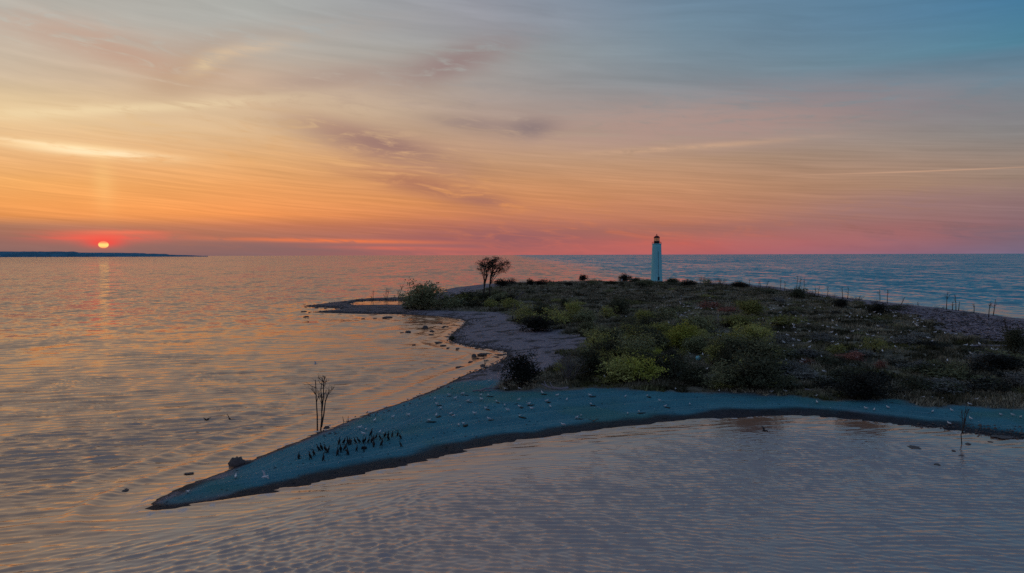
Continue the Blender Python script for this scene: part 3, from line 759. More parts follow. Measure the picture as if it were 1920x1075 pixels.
def bush(px, by, wpx, hpx, kind, tint, label, name='bush', cat='bush', group=None, loc=None, sink=0.06):
    p = g1(px, by) if loc is None else np.array(loc); d = p[1]
    Wm, Hm = wpx * d / F, hpx * d / F
    cnt[0] += 1; i = cnt[0]
    ps = PR[kind]; cm, smm = ps[i % len(ps)]
    root = thing(name, (p[0], p[1], p[2] - sink * Hm), label, cat, group, rz=(i * 2.39996) % 6.283, sc=(Wm, Wm, Hm))
    if cm is not None:
        c = link('crown', cm, root); t = TINT[tint]; k = 0.7 + 0.6 * random.random(); c.color = (t[0] * k, t[1] * k, t[2] * k, 1)
    link('stem', smm, root)
    return root
B = [
 # prominent, each told apart
 (980, 724, 68, 66, 'dense', 'black', 'black rounded bush standing alone on the beach beside the bay'),
 (1068, 714, 66, 70, 'bare', 'grey', 'grey leafless willow bush right of the black rounded beach bush'),
 (1050, 700, 30, 26, 'loose', 'olive', 'small olive shrub at the left foot of the leafless willow'),
 (1112, 712, 56, 62, 'dense', 'dark', 'dark bush between the leafless willow and the bright green bushes'),
 (1160, 712, 62, 60, 'loose', 'olive', 'olive bush left of the brightest green bush above the spit'),
 (1205, 720, 96, 66, 'loose', 'green', 'brightest yellow-green bush right above the sand spit'),
 (1150, 662, 34, 22, 'low', 'rust', 'small rust-orange shrub behind the olive bush'),
 (1252, 700, 60, 48, 'dense', 'black', 'black bush right of the brightest green bush'),
 (1282, 656, 64, 54, 'dense', 'green', 'round yellow-green bush in the middle of the scrub'),
 (1212, 662, 74, 46, 'dense', 'dark', 'dark bush left of the round yellow-green middle bush'),
 (1180, 640, 66, 42, 'loose', 'olive', 'dull olive bush behind the dark middle thicket'),
 (1279, 672, 30, 24, 'loose', 'olive', 'small pale olive shrub below the round middle bush'),
 (1338, 684, 62, 54, 'loose', 'olive', 'olive bush beside the pale blue float'),
 (1392, 706, 56, 58, 'loose', 'sage', 'tall sage green bush at the right end of the green thicket'),
 (1362, 712, 50, 60, 'dense', 'dark', 'dark narrow bush between olive bush and sage bush'),
 (1300, 722, 60, 40, 'low', 'dark', 'low dark shrub on the spit edge below the blue float'),
 (1207, 604, 36, 26, 'dense', 'olive', 'small green bush behind the thicket towards the lighthouse'),
 (1160, 590, 40, 36, 'dense', 'dark', 'dark bush halfway between the thicket and the lighthouse'),
 (1140, 600, 44, 34, 'loose', 'olive', 'olive bush just left of the dark halfway bush'),
 (985, 606, 56, 48, 'loose', 'olive', 'large olive willow by the head of the beach'),
 (1040, 610, 64, 40, 'loose', 'olive', 'wide olive willow right of the beach-head willow'),
 (1010, 620, 70, 30, 'dense', 'black', 'black low thicket under the olive willows'),
 (1076, 590, 34, 28, 'dense', 'olive', 'rounded olive shrub beside the bare sand patch'),
 (1058, 578, 20, 20, 'dense', 'dark', 'small dark shrub on the bare sand patch'),
 (1385, 612, 64, 24, 'dense', 'olive', 'long low olive hedge-like bush beside the wooden post'),
 (1425, 632, 60, 34, 'loose', 'olive', 'olive bush right of the wooden post'),
 (1412, 660, 46, 32, 'dense', 'dark', 'dark bush behind the tall sage bush'),
 (1370, 650, 50, 36, 'loose', 'olive', 'pale olive bush beside the bleached plank'),
 (1330, 580, 40, 16, 'low', 'red', 'dull red low shrub behind the wooden post'),
 (1364, 586, 40, 12, 'low', 'red', 'dull red shrub strip above the wooden post'),
 (1614, 746, 92, 52, 'dense', 'black', 'big black bush on the edge of the right spit beach'),
 (1640, 660, 62, 34, 'loose', 'olive', 'olive bush in the gull meadow on the right'),
 (1597, 676, 44, 18, 'low', 'red', 'dull red shrub left of the olive gull meadow bush'),
 (1511, 686, 26, 15, 'low', 'red', 'small dull red shrub above the right spit'),
 (1652, 690, 24, 15, 'low', 'red', 'dull red shrub above the big black bush'),
 (1570, 664, 36, 20, 'low', 'olive', 'low olive shrub beside the red shrubs'),
 (1903, 662, 44, 52, 'dense', 'dark', 'dark tall bush at the right border beside driftwood'),
 (1880, 694, 80, 32, 'dense', 'black', 'wide black bush below the dark right border bush'),
 (1793, 704, 44, 28, 'low', 'sage', 'low sage shrub in the right meadow'),
 (1905, 726, 60, 34, 'loose', 'grey', 'grey feathery shrub at the right border above the spit'),
 (1490, 700, 90, 30, 'loose', 'grey', 'wide grey feathery shrub above the right spit'),
 (1720, 734, 70, 30, 'low', 'dark', 'low dark shrub right of the big black bush'),
 (1440, 722, 60, 34, 'loose', 'dark', 'dark loose shrub left of the grey feathery shrub'),
 (1098, 668, 52, 30, 'loose', 'sage', 'sage shrub on the sand edge behind the leafless willow'),
 (1136, 690, 50, 44, 'loose', 'olive', 'olive shrub squeezed behind the dark bush by the willow'),
 (1118, 640, 56, 30, 'loose', 'olive', 'olive shrub beside the upper end of the beach'),
 (1238, 634, 52, 34, 'dense', 'olive', 'dense olive shrub behind the round yellow-green bush on its left'),
 (1316, 640, 46, 30, 'loose', 'olive', 'olive shrub right behind the round yellow-green bush'),
 (1230, 680, 46, 36, 'loose', 'green', 'yellow-green shrub between the brightest bush and the round bush'),
 (1290, 712, 40, 24, 'loose', 'sage', 'sage shrub between the pale blue float and the spit'),
 (1098, 606, 46, 28, 'dense', 'sage', 'sage shrub right of the wide olive willow'),
 (1180, 612, 44, 26, 'loose', 'sage', 'sage shrub left of the small green bush behind the thicket'),
 (1250, 600, 46, 24, 'low', 'sage', 'low sage shrub right of the small green bush behind the thicket'),
 (1440, 676, 56, 32, 'loose', 'olive', 'olive shrub at the left end of the gull meadow'),
 (1470, 610, 70, 20, 'low', 'olive', 'long low olive shrub in the upper gull meadow'),
 # against the water near the lighthouse
 (1093, 529, 17, 16, 'dense', 'black', 'round black shrub on the skyline far left of the lighthouse'),
 (1171, 530, 24, 17, 'dense', 'black', 'black shrub on the skyline just left of the lighthouse'),
 (1192, 532, 30, 12, 'dense', 'dark', 'low dark shrub touching the left foot of the lighthouse'),
 (1262, 534, 26, 14, 'dense', 'dark', 'dark shrub just right of the lighthouse foot'),
 (1290, 536, 30, 12, 'dense', 'black', 'low black shrub second right of the lighthouse'),
 (1312, 533, 26, 20, 'bare', 'dark', 'small bare tree on the skyline right of the lighthouse'),
 (1352, 535, 24, 17, 'bare', 'dark', 'second small bare tree on the skyline right of the lighthouse'),
 (1385, 541, 30, 14, 'dense', 'black', 'black shrub on the skyline left of the dead trunks'),
 (1020, 533, 22, 10, 'low', 'dark', 'low dark shrub on the skyline right of the big tree'),
 (962, 534, 26, 18, 'bare', 'dark', 'small bare bush on the skyline right of the big tree'),
 (940, 538, 30, 16, 'dense', 'black', 'dark bush at the right of the big tree trunks'),
 (1497, 560, 34, 22, 'dense', 'dark', 'dark bush among the dead trunks on the far shore'),
 (1435, 552, 50, 12, 'low', 'dark', 'low dark shrub left of the dead trunk row'),
 (1578, 577, 26, 18, 'dense', 'black', 'black bush amid the dead trunks on the right shore'),
 (1645, 590, 36, 24, 'dense', 'black', 'black bush at the start of the driftwood beach'),
 (1610, 574, 22, 12, 'low', 'sage', 'low sage shrub between two black shore bushes'),
 (1678, 582, 40, 12, 'low', 'dark', 'low dark shrub strip on the driftwood beach edge'),
 # promontory on the left
 (792, 580, 80, 54, 'dense', 'sage', 'broad green willow at the root of the left promontory'),
 (822, 576, 40, 38, 'bare', 'red', 'reddish bare willow on the right of the promontory willow'),
 (850, 576, 44, 18, 'low', 'dark', 'low dark thicket right of the promontory willow'),
 (890, 574, 60, 16, 'low', 'dark', 'low dark thicket beneath the big tree'),
 (848, 639, 12, 10, 'dense', 'dark', 'tiny dark shrub at the corner of the left beach'),
 (940, 566, 44, 20, 'low', 'sage', 'low sage thicket right of the big tree'),
 (958, 572, 24, 22, 'dense', 'black', 'black bush beside the leaning dead trunk'),
]
for q in B: bush(*q)
_ONE = ['', 'first', 'second', 'third', 'fourth', 'fifth', 'sixth', 'seventh', 'eighth', 'ninth', 'tenth', 'eleventh', 'twelfth', 'thirteenth', 'fourteenth', 'fifteenth', 'sixteenth', 'seventeenth', 'eighteenth', 'nineteenth']
_TEN = {2: 'twent', 3: 'thirt', 4: 'fort', 5: 'fift', 6: 'sixt', 7: 'sevent', 8: 'eight', 9: 'ninet'}
def ordinal(n):
    if n < 20: return _ONE[n]
    return _TEN[n // 10] + ('ieth' if n % 10 == 0 else 'y-' + _ONE[n % 10])
rr_ = random.Random(31)
for i in range(18):
    px = 968 + i * 25 + rr_.uniform(-8, 8)
    if 1215 < px < 1248: continue
    bush(px, 534.5 + max(0, (px - 1300) * 0.03) + rr_.uniform(-0.6, 2.5), rr_.uniform(14, 34), rr_.uniform(7, 14), rr_.choice(['dense', 'low', 'loose', 'bare']), rr_.choice(['black', 'dark', 'dark', 'sage']),
         f'{ordinal(i + 1)} small shrub from the left in the skyline row towards the lighthouse', name='shrub', cat='shrub', group='shrubs along the island skyline')
for i in range(12):
    px = 838 + i * 10.5 + rr_.uniform(-4, 4)
    bush(px, rr_.uniform(560, 580), rr_.uniform(24, 46), rr_.uniform(10, 22), rr_.choice(['dense', 'low', 'loose']), rr_.choice(['dark', 'sage', 'olive', 'dark']),
         f'{ordinal(i + 1)} shrub from the left in the thicket below the tall tree', name='shrub', cat='shrub', group='thicket below the tall tree')
# lesser scrub between them, named by its nearest landmark
REFS = [(980, 700, 'the black rounded beach bush'), (1068, 690, 'the leafless willow'), (1205, 700, 'the brightest green bush'), (1282, 640, 'the round yellow-green bush'), (1310, 672, 'the pale blue float'),
        (1346, 600, 'the wooden post'), (1614, 725, 'the big black spit-edge bush'), (1640, 645, 'the olive meadow bush'), (1231, 535, 'the lighthouse'), (985, 590, 'the large olive willow'),
        (1392, 690, 'the tall sage bush'), (1903, 640, 'the tall right border bush'), (1490, 690, 'the wide grey feathery shrub'), (1645, 585, 'the black driftwood beach bush'), (1793, 695, 'the sage shrub of the right meadow'), (1497, 550, 'the dark bush among dead trunks')]
WORD = {'dark': 'dark', 'sage': 'sage green', 'olive': 'olive', 'black': 'blackish', 'grey': 'grey'}
seen_l = {}
rb = random.Random(5); k = 0
NAMED = np.array([[q[0], q[1]] for q in B], float)
while k < 150:
    px, py = rb.uniform(960, 1915), rb.uniform(538, 742)
    if rb.random() > ((py - 500) / 240.0) ** 0.7 or (px > 1430 and rb.random() < 0.45): continue
    p = g1(px, py)
    if sdist(p[None, :2], VEG)[0] < 3: continue
    if np.min(np.hypot((NAMED[:, 0] - px) / 24, (NAMED[:, 1] - py) / 10)) < 1: continue
    if any(x0 < px < x1 and y0 < py < y1 for x0, x1, y0, y1 in ((1015, 1125, 672, 740), (1280, 1345, 676, 730), (1325, 1370, 604, 640), (1335, 1385, 632, 662), (955, 1015, 690, 740))): continue
    left = px < 1430; mass = left and 585 < py and k % 4
    wm = rb.uniform(4.5, 8.0) if mass else rb.uniform(2.0, 5.5); hm = wm * (rb.uniform(0.5, 0.75) if mass else rb.uniform(0.22, 0.42))
    tint = rb.choice(['dark', 'olive', 'sage', 'olive', 'dark'] if left else ['dark', 'grey', 'dark', 'sage', 'grey', 'black'])
    rx, ry, rn = min(REFS, key=lambda q: math.hypot(q[0] - px, (q[1] - py) * 2))
    if abs(px - rx) > 1.6 * abs(py - ry): rel = 'left of' if px < rx else 'right of'
    else: rel = 'behind' if py < ry else 'in front of'
    key = (WORD[tint], bool(mass), rel, rn); seen_l[key] = seen_l.get(key, 0) + 1; nth = seen_l[key]
    bush(px, py, wm * F / p[1], hm * F / p[1], rb.choice(['dense', 'loose']) if mass else 'low', tint, f"{'' if nth == 1 else ordinal(nth) + ' '}{'rounded' if mass else 'low'} {WORD[tint]} shrub {rel} {rn}",
         name='shrub', cat='shrub', group='low scrub of the island', loc=p)
    k += 1

# ------------------------------------------------------------------ the big wind-bent tree
def big_tree():
    p = g1(911, 566); d = p[1]; s = d / F
    root = thing('tree', p, 'tall wind-bent twin-trunked tree with flat dark crown above the left beach', 'tree')
    r = np.random.default_rng(77); tips = []
    def P_(px, py, dy=0.0): return np.array([(px - 911) * s, dy, (566 - py) * s])
    for name, base, pts in (('trunk', (905.5, 568), [(906, 556), (908, 540), (911, 522), (913, 506)]), ('trunk', (918.5, 566), [(918, 552), (918.5, 535), (920, 518), (925, 503)])):
        t = MB(); path = [P_(base[0], base[1] + 2)] + [P_(x, y, r.normal() * 0.4) for x, y in pts]
        t.tube(path, [0.34, 0.28, 0.23, 0.19, 0.12], 8)
        o = link('trunk', t.mesh('trunk', M_bark), root)
        sgn = 0 if base[0] < 910 else 1
        for k in range(15):
            ang = r.uniform(0, 6.283); rx = (11 if sgn == 0 else 15) * math.sqrt(r.uniform(0.05, 1)); cx = 912 if sgn == 0 else 931
            ex = cx + rx * math.cos(ang); top = 490.5 + 0.014 * (ex - 925) ** 2
            e = P_(ex, top + r.uniform(0, 11) * (0.4 + 0.6 * r.random()), rx * math.sin(ang) * s)
            st = path[2] * (1 - k / 15) + path[4] * (k / 15)
            md = st * 0.5 + e * 0.5 + np.array([0, 0, -0.15 + r.normal() * 0.3])
            b = MB(); b.tube([st, st * 0.6 + md * 0.4 + r.normal(size=3) * 0.12, md, e], [0.15, 0.12, 0.09, 0.05], 5)
            tips += twig_tree(r, b, md, e - md + r.normal(size=3) * 0.5, 1.8, 0.055, 2, (2, 4), 0.2, 0.8, 0.02)
            tips += twig_tree(r, b, e, (e - md) * np.array([1, 1, 0.3]), 1.6, 0.045, 2, (2, 4), 0.2, 0.75, -0.05)
            link('branch', b.mesh('branch', M_bark), o)
    T = np.array(tips); C = np.repeat(T, 7, 0) + r.normal(size=(len(T) * 7, 3)) * np.array([0.5, 0.5, 0.25])
    k = MB(); k.leaves(C, 0.16, r); c = link('crown', k.mesh('crown', M_leaf, False), root); c.color = (0.018, 0.022, 0.018, 1)
big_tree()

# ------------------------------------------------------------------ dead trees, snags, saplings
def dead_tree(name, bx, by, stems, label, rad, nb=5, cat='dead tree', group=None, seed=0, m_=None, blen=0.28, loc=None, depth=1):
    """stems: lists of photo points from the base upward"""
    p = g1(bx, by) if loc is None else np.array(loc, float); s = p[1] / F; r = np.random.default_rng(seed + int(bx))
    root = thing(name, p, label, cat, group); mm = m_ or M_deadwood
    for pts in stems:
        path = [np.array([(x - bx) * s, (r.normal() * 0.12 if i else 0), (by - y) * s * 1.0]) for i, (x, y) in enumerate(pts)]
        path[0] = path[0] - np.array([0, 0, 0.25])
        t = MB(); n = len(path); t.tube(path, np.linspace(rad, rad * 0.35, n), 6)
        tr = link('trunk', t.mesh('trunk', mm), root)
        L = np.linalg.norm(path[-1] - path[0])
        for k in range(nb):
            f = r.uniform(0.4, 1.0); j = min(int(f * (n - 1)), n - 2); q = path[j] + (path[j + 1] - path[j]) * (f * (n - 1) - j)
            b = MB(); dd = np.array([r.normal(), r.normal() * 0.8, 0.9 + 0.3 * r.random()])
            twig_tree(r, b, q, dd, L * blen * (1.25 - f) + 0.15, rad * 0.42, depth, (1, 3), 0.2, 0.6)
            link('branch', b.mesh('branch', mm), tr)
    return root
dead_tree('dead_tree', 599, 808, [[(595, 808), (595, 780), (594, 750), (594, 722), (592, 712)], [(601, 807), (604, 782), (604, 752), (603, 728), (607, 706)],
          [(603, 796), (608, 775), (611, 752), (617, 735), (624, 728)], [(604, 765), (607, 740), (608, 718), (610, 704)]],
          'clump of tall bare grey saplings at the left edge of the sand spit', 0.085, 7, 'dead tree', None, 3, M_bark, 0.22, depth=2)
dead_tree('stump_stakes', 648, 791, [[(646, 792), (644, 786), (642, 781)], [(650, 791), (651, 786)], [(654, 791), (653.5, 786), (653.5, 780)]],
          'three short broken stakes right of the bare sapling clump', 0.05, 0, 'stakes', None, 4, M_bark)
dead_tree('sapling', 1804, 833, [[(1804, 833), (1803, 815), (1806, 795), (1809, 775), (1808, 756)], [(1805, 808), (1801, 788), (1802, 770)], [(1806, 797), (1812, 780), (1815, 766)]],
          'thin bare sapling standing in shallow water near the right border', 0.05, 6, 'sapling', None, 8, M_bark, 0.2)
dead_tree('sapling', 911, 693, [[(911, 693), (909, 684), (908, 676), (905, 668)], [(909, 682), (913, 675)]],
          'small bare sapling on the water edge left of the black bush', 0.06, 3, 'sapling', None, 9, M_bark, 0.25)
dead_tree('leaning_trunk', 962, 563, [[(962, 563), (972, 556), (980, 550), (984, 547)]], 'thick leaning dead trunk right of the big tree', 0.32, 3, 'dead tree', None, 2, M_deadwood, 0.2)
dead_tree('dead_tree', 961, 597, [[(961, 597), (961, 588), (963, 578), (966, 570)]], 'dead trunk standing left of the large olive willow', 0.22, 3, 'dead tree', None, 5)
dead_tree('bare_shrub', 698, 563, [[(699, 563), (700, 553), (700, 546)], [(697, 563), (696, 556)]], 'leftmost bare shrub on the thin bar behind the golden pool', 0.12, 5, 'bare shrub', None, 6, M_bark, 0.4)
dead_tree('bare_shrub', 724, 562, [[(724, 562), (724, 552), (725, 541)], [(725, 562), (728, 550), (727, 543)], [(723, 561), (720, 553)]], 'middle bare shrub on the thin bar behind the golden pool', 0.12, 5, 'bare shrub', None, 7, M_bark, 0.35)
dead_tree('bare_shrub', 748, 561, [[(747, 561), (750, 550), (754, 541), (756, 534)], [(748, 561), (746, 550), (749, 544)], [(750, 560), (753, 552)]], 'rightmost bare shrub on the thin bar behind the golden pool', 0.14, 5, 'bare shrub', None, 8, M_bark, 0.35)
snags = [(1405, 541, 1405, 524), (1423, 541, 1424, 524), (1427, 542, 1426, 526), (1435, 542, 1439, 531), (1463, 543, 1463.5, 519), (1471, 546, 1473.5, 528), (1493, 541, 1495, 517),
         (1499, 541, 1500, 522), (1507, 549, 1509.5, 524), (1528, 554, 1529.5, 534), (1534, 554, 1535, 535), (1551.5, 556, 1552.5, 534), (1580, 560, 1580.5, 538), (1589, 561, 1589.5, 536),
         (1650, 563, 1649, 546), (1663.5, 568, 1664.5, 547), (1689, 571, 1697, 553), (1722, 574, 1722.5, 562), (1774.5, 581, 1774, 551), (1786, 582, 1786, 566), (1792.5, 583, 1793, 553), (1797, 583, 1797, 570),
         (1826, 588, 1825.5, 573), (1853.5, 597, 1855, 562), (1862, 592, 1867, 565), (1885, 618, 1884.5, 596)]
rs_ = random.Random(9)
for i, (bx, by, tx, ty) in enumerate(snags):
    tx += rs_.uniform(-2.5, 2.5); ty += rs_.uniform(-4, 6)
    hi = (by - ty) * 1.0
    dead_tree('snag', bx, by, [[(bx, by), ((bx + tx) / 2 + 0.3, (by + ty) / 2), (tx, ty)]],
              f'{ordinal(i + 1)} thin dead trunk from the left in the row along the right-hand shore', 0.14, 3 + i % 4, 'dead tree', 'dead trunks along the right-hand shore', 100 + i, M_bark, 0.30)
for i, (bx, by, w_, h_) in enumerate([(1450, 545, 24, 12), (1520, 556, 26, 14), (1562, 562, 24, 13), (1608, 566, 30, 14), (1636, 571, 24, 12), (1706, 578, 30, 12), (1756, 584, 34, 13), (1812, 592, 30, 12), (1840, 597, 24, 14), (1876, 606, 30, 16)]):
    bush(bx, by, w_, h_, 'bare', 'grey', f'{ordinal(i + 1)} tangled bare shrub from the left along the right-hand shore', name='bare_shrub', cat='bare shrub', group='bare shrubs along the right-hand shore')
# wooden post and bleached plank in the middle scrub
po = g1(1346, 611); post = MB(); post.tube([(0, 0, -0.3), (0.03, 0, 1.6), (0.05, 0, 21 * po[1] / F)], [0.09, 0.085, 0.08], 8)
o = link('post', post.mesh('post', M_drift)); o.location = po; o['label'] = 'pale wooden post standing in the middle scrub'; o['category'] = 'post'
pl = g1(1357, 636); pk = MB(); pk.box((-1.35, -0.16, 0.0), (1.35, 0.16, 0.09)); pk.box((-1.2, -0.1, -0.2), (-1.0, 0.1, -0.002)); pk.box((1.0, -0.1, -0.2), (1.2, 0.1, -0.002))
o = link('plank', pk.mesh('plank', M_gullg, False)); o.location = (pl[0], pl[1], pl[2] + 0.5); o.rotation_euler = (0.15, 0.22, -0.5); o['label'] = 'bleached pale plank lying tilted on the middle scrub'; o['category'] = 'plank'
fl = g1(1309, 680); fb = MB(); fb.lathe([(0.05, 0.0), (0.30, 0.05), (0.46, 0.22), (0.52, 0.45), (0.46, 0.7), (0.3, 0.86), (0.1, 0.93), (0.08, 1.0), (0.05, 1.02)], 18)
M_float = simple('pale_blue_plastic', (0.22, 0.62, 0.75), 0.4, 0.1, 3.0)
o = link('float', fb.mesh('float', M_float)); o.location = (fl[0], fl[1], fl[2] + 0.35); o.scale = (0.8, 0.8, 0.8); o['label'] = 'pale blue round float caught in the dark scrub'; o['category'] = 'float'
mk = g1(1166, 531); mb_ = MB(); mb_.tube([(0, 0, -0.3), (0, 0, 1.4), (0, 0, 2.4)], [0.35, 0.22, 0.12], 8)
o = link('marker', mb_.mesh('marker', M_gullw)); o.location = mk; o['label'] = 'small pale marker stone on the skyline left of the lighthouse'; o['category'] = 'marker'

# ------------------------------------------------------------------ rocks
def rock_mesh(seed, flatk=0.6):
    r = np.random.default_rng(seed); nlat, nlon = 7, 11; V = []
    for i in range(1, nlat):
        a = math.pi * i / nlat
        for j in range(nlon):
            t = 2 * math.pi * j / nlon
            d = np.array([math.sin(a) * math.cos(t), math.sin(a) * math.sin(t), math.cos(a)])
            k = 0.5 * (0.75 + 0.5 * r.random()); V.append(d * k * np.array([1, 0.85, flatk]))
    n = len(V); V += [np.array([0, 0, 0.5 * flatk * 0.9]), np.array([0, 0, -0.5 * flatk])]
    Q = [(i * nlon + j, (i + 1) * nlon + j, (i + 1) * nlon + (j + 1) % nlon, i * nlon + (j + 1) % nlon) for i in range(nlat - 2) for j in range(nlon)]
    T = [(n, j, (j + 1) % nlon) for j in range(nlon)] + [(n + 1, (nlat - 2) * nlon + (j + 1) % nlon, (nlat - 2) * nlon + j) for j in range(nlon)]
    k = MB(); k.add(V, Q, T); return k.mesh('rock', M_rock, True)
RM = [rock_mesh(s, f) for s, f in ((1, 0.8), (2, 0.6), (3, 0.45), (4, 0.7))]
rocks = [(444, 872, 30, 1.0, 'large dark boulder on the left edge of the spit near its tip'), (466, 868, 20, 0.6, 'flat stone right of the large boulder on the spit edge'),
 (355, 888, 16, 0.3, 'flat dark rock awash left of the spit boulder'), (234, 921, 20, 0.35, 'low dark rock awash left of the spit tip'),
 (797, 616, 11, 1.0, 'largest round boulder in the shallow left bay'), (810, 622, 11, 0.6, 'flat boulder right below the round bay boulder'), (825, 608, 7, 0.8, 'small boulder right of the round bay boulder'),
 (754, 625, 9, 0.5, 'small flat rock left of the twin rocks in the bay'), (765, 624, 13, 0.6, 'wide flat rock in the bay left of the round boulder'), (824, 643, 15, 0.4, 'flat rock off the beach corner'),
 (787, 636, 7, 0.4, 'small rock awash in the middle of the bay'), (776, 647, 7, 0.4, 'lowest small rock awash in the left bay'), (889, 669, 12, 0.9, 'reddish boulder at the head of the small cove'),
 (904, 666, 15, 0.7, 'wide reddish boulder right of the cove boulder'), (915, 673, 12, 0.35, 'flat rock below the cove boulders'), (929, 666, 6, 0.6, 'small rock right of the cove boulders'), (896, 672, 7, 0.4, 'tiny flat rock between the cove boulders'),
 (574, 595, 9, 0.7, 'small rock off the tip of the left promontory'), (681, 598, 7, 0.5, 'small rock below the left promontory'), (726, 596.5, 18, 0.35, 'long flat rock below the left promontory'), (703, 597.5, 8, 0.35, 'low rock beside the long flat promontory rock'),
 (1815, 833, 13, 0.35, 'flat mossy rock at the foot of the shallow water sapling'), (1857, 829, 8, 0.5, 'small rock right of the shallow water sapling'), (1757, 872, 15, 0.28, 'dark rock awash in the lower right bay'),
 (1803, 855, 10, 0.28, 'dark rock below the shallow water sapling'), (1714, 839, 26, 0.08, 'long flat rock left of the shallow water sapling'), (1880, 819, 40, 0.1, 'mossy flat ledge at the right border of the bay'), (1788, 846, 8, 0.5, 'tiny rock left of the shallow water sapling'),
 (613, 804, 12, 0.9, 'dark stone at the foot of the bare sapling clump')]
for i, (px, py, wpx, hk, lab) in enumerate(rocks):
    p = g1(px, py); s = wpx * p[1] / F
    o = link('rock', RM[i % 4]); o.location = (p[0], p[1], max(p[2], 0.0) + 0.08 * s * hk); o.scale = (s * 1.1, s * 0.9, s * hk); o.rotation_euler.z = i * 1.7
    o['label'] = lab; o['category'] = 'rock'; o['group'] = 'rocks along the shore'
rk = random.Random(21); kk = 0
while kk < 90:
    z_ = kk % 3
    px, py = (rk.uniform(800, 955), rk.uniform(592, 690)) if z_ else (rk.uniform(568, 780), rk.uniform(560, 598))
    p = g1(px, py); sd = lookup(p[None, :2], 'sd')[0]
    if not (-5.0 < sd < 1.8): continue
    s_ = rk.uniform(0.35, 1.1) * (1.0 if z_ else 1.5)
    o = link('rock', RM[kk % 4]); o.location = (p[0], p[1], max(p[2], 0.0) + 0.02); o.scale = (s_ * rk.uniform(1, 1.8), s_, s_ * rk.uniform(0.35, 0.7)); o.rotation_euler.z = kk * 1.3
    o['label'] = 'small dark stone strewn along the waterline of the left cove' if z_ else 'small dark stone strewn around the left promontory'; o['category'] = 'rock'
    o['group'] = 'stones of the left cove' if z_ else 'stones of the left promontory'; kk += 1
# cobbles on the cove beach and promontory: a mass nobody could count
def cobbles():
    r = np.random.default_rng(8); k = MB(); n = 0
    base = np.array([(0.5, 0, 0), (-0.5, 0, 0), (0, 0.4, 0), (0, -0.4, 0), (0, 0, 0.3), (0, 0, -0.3)])
    T = [(0, 2, 4), (2, 1, 4), (1, 3, 4), (3, 0, 4), (2, 0, 5), (1, 2, 5), (3, 1, 5), (0, 3, 5)]
    px = np.concatenate([r.uniform(835, 960, 3500), r.uniform(565, 800, 5000), r.uniform(560, 900, 700), r.uniform(1700, 1920, 500)]);
    py = np.concatenate([r.uniform(590, 700, 3500), r.uniform(557, 592, 5000), r.uniform(700, 820, 700), r.uniform(795, 830, 500)])
    p = ground(px, py); sd = lookup(p[:, :2], 'sd')
    p = p[(sd > -0.7) & (sd < 2.6 + 1.5 * r.random(len(sd)))]
    for q in p:
        s = (abs(r.normal()) * 0.18 + 0.10) * (0.5 + q[1] / 190); a = r.uniform(0, 6.28); c, sn = math.cos(a), math.sin(a)
        V = base * s * r.uniform(0.6, 1.3, (6, 1)); V = np.column_stack([V[:, 0] * c - V[:, 1] * sn, V[:, 0] * sn + V[:, 1] * c, V[:, 2]]) + np.array([q[0], q[1], q[2] + 0.03])
        k.add(V, None, T)
    link('shore_cobbles', k.mesh('shore_cobbles', M_rock, False), kind='stuff', label='small dark cobbles scattered along the waterline', category='cobbles')
cobbles()

def debris():
    r = np.random.default_rng(19); k = MB()
    base = np.array([(0.5, 0, 0), (-0.5, 0, 0), (0, 0.35, 0), (0, -0.35, 0), (0, 0, 0.25), (0, 0, -0.2)])
    T = [(0, 2, 4), (2, 1, 4), (1, 3, 4), (3, 0, 4), (2, 0, 5), (1, 2, 5), (3, 1, 5), (0, 3, 5)]
    px = r.uniform(280, 1920, 9000); py = r.uniform(720, 950, 9000); p = ground(px, py); sd = lookup(p[:, :2], 'sd')
    ln_ = np.abs(np.sin(sd * 0.8 + 2 * fnoise(p[:, 0] / 9, p[:, 1] / 9, 3))) ** 6
    p = p[(sd > 0.8) & (sdist(p[:, :2], VEG) < 0.5) & (r.random(len(sd)) < 0.10 + 0.6 * ln_)]
    for q in p:
        s_ = abs(r.normal()) * 0.06 + 0.045; a = r.uniform(0, 6.28); c, sn = math.cos(a), math.sin(a)
        V = base * s_ * np.array([r.uniform(1, 3), 1, 1]); V = np.column_stack([V[:, 0] * c - V[:, 1] * sn, V[:, 0] * sn + V[:, 1] * c, V[:, 2]]) + np.array([q[0], q[1], q[2] + 0.01])
        k.add(V, None, T, int(r.random() < 0.06))
    link('beach_debris', k.mesh('beach_debris', [M_wrack, M_drift], False), kind='stuff', label='fine wrack, shells and pebbles strewn over the spit', category='debris')
debris()

# ------------------------------------------------------------------ driftwood
def log_mesh(seed, forked):
    r = np.random.default_rng(seed); k = MB(); pts = [np.array([x, r.normal() * 0.04, 0.05 + abs(r.normal()) * 0.04]) for x in np.linspace(-0.5, 0.5, 5)]
    k.tube(pts, np.linspace(0.05, 0.022, 5), 6)
    if forked:
        for j in (2, 3): k.tube([pts[j], pts[j] + np.array([0.12, r.normal() * 0.1, 0.10]), pts[j] + np.array([0.2, r.normal() * 0.16, 0.22])], [0.022, 0.016, 0.008], 5)
    return k.mesh('log', M_drift)
LM = [log_mesh(1, 0), log_mesh(2, 1), log_mesh(3, 1), log_mesh(4, 0)]
def log(px, py, lm, rz, label, group=None, i=0):
    p = g1(px, py); o = link('driftwood_log', LM[i % 4]); o.location = p; o.scale = (lm, lm * 0.6, lm * (0.5 if lm > 4 else 0.8)); o.rotation_euler.z = rz
    o['label'] = label; o['category'] = 'driftwood'
    if group: o['group'] = group
log(919, 733, 3.6, 0.75, 'pale forked driftwood log on the beach left of the spit', None, 1)
log(905, 735, 2.6, 0.1, 'thin driftwood log beside the pale forked log', None, 0)
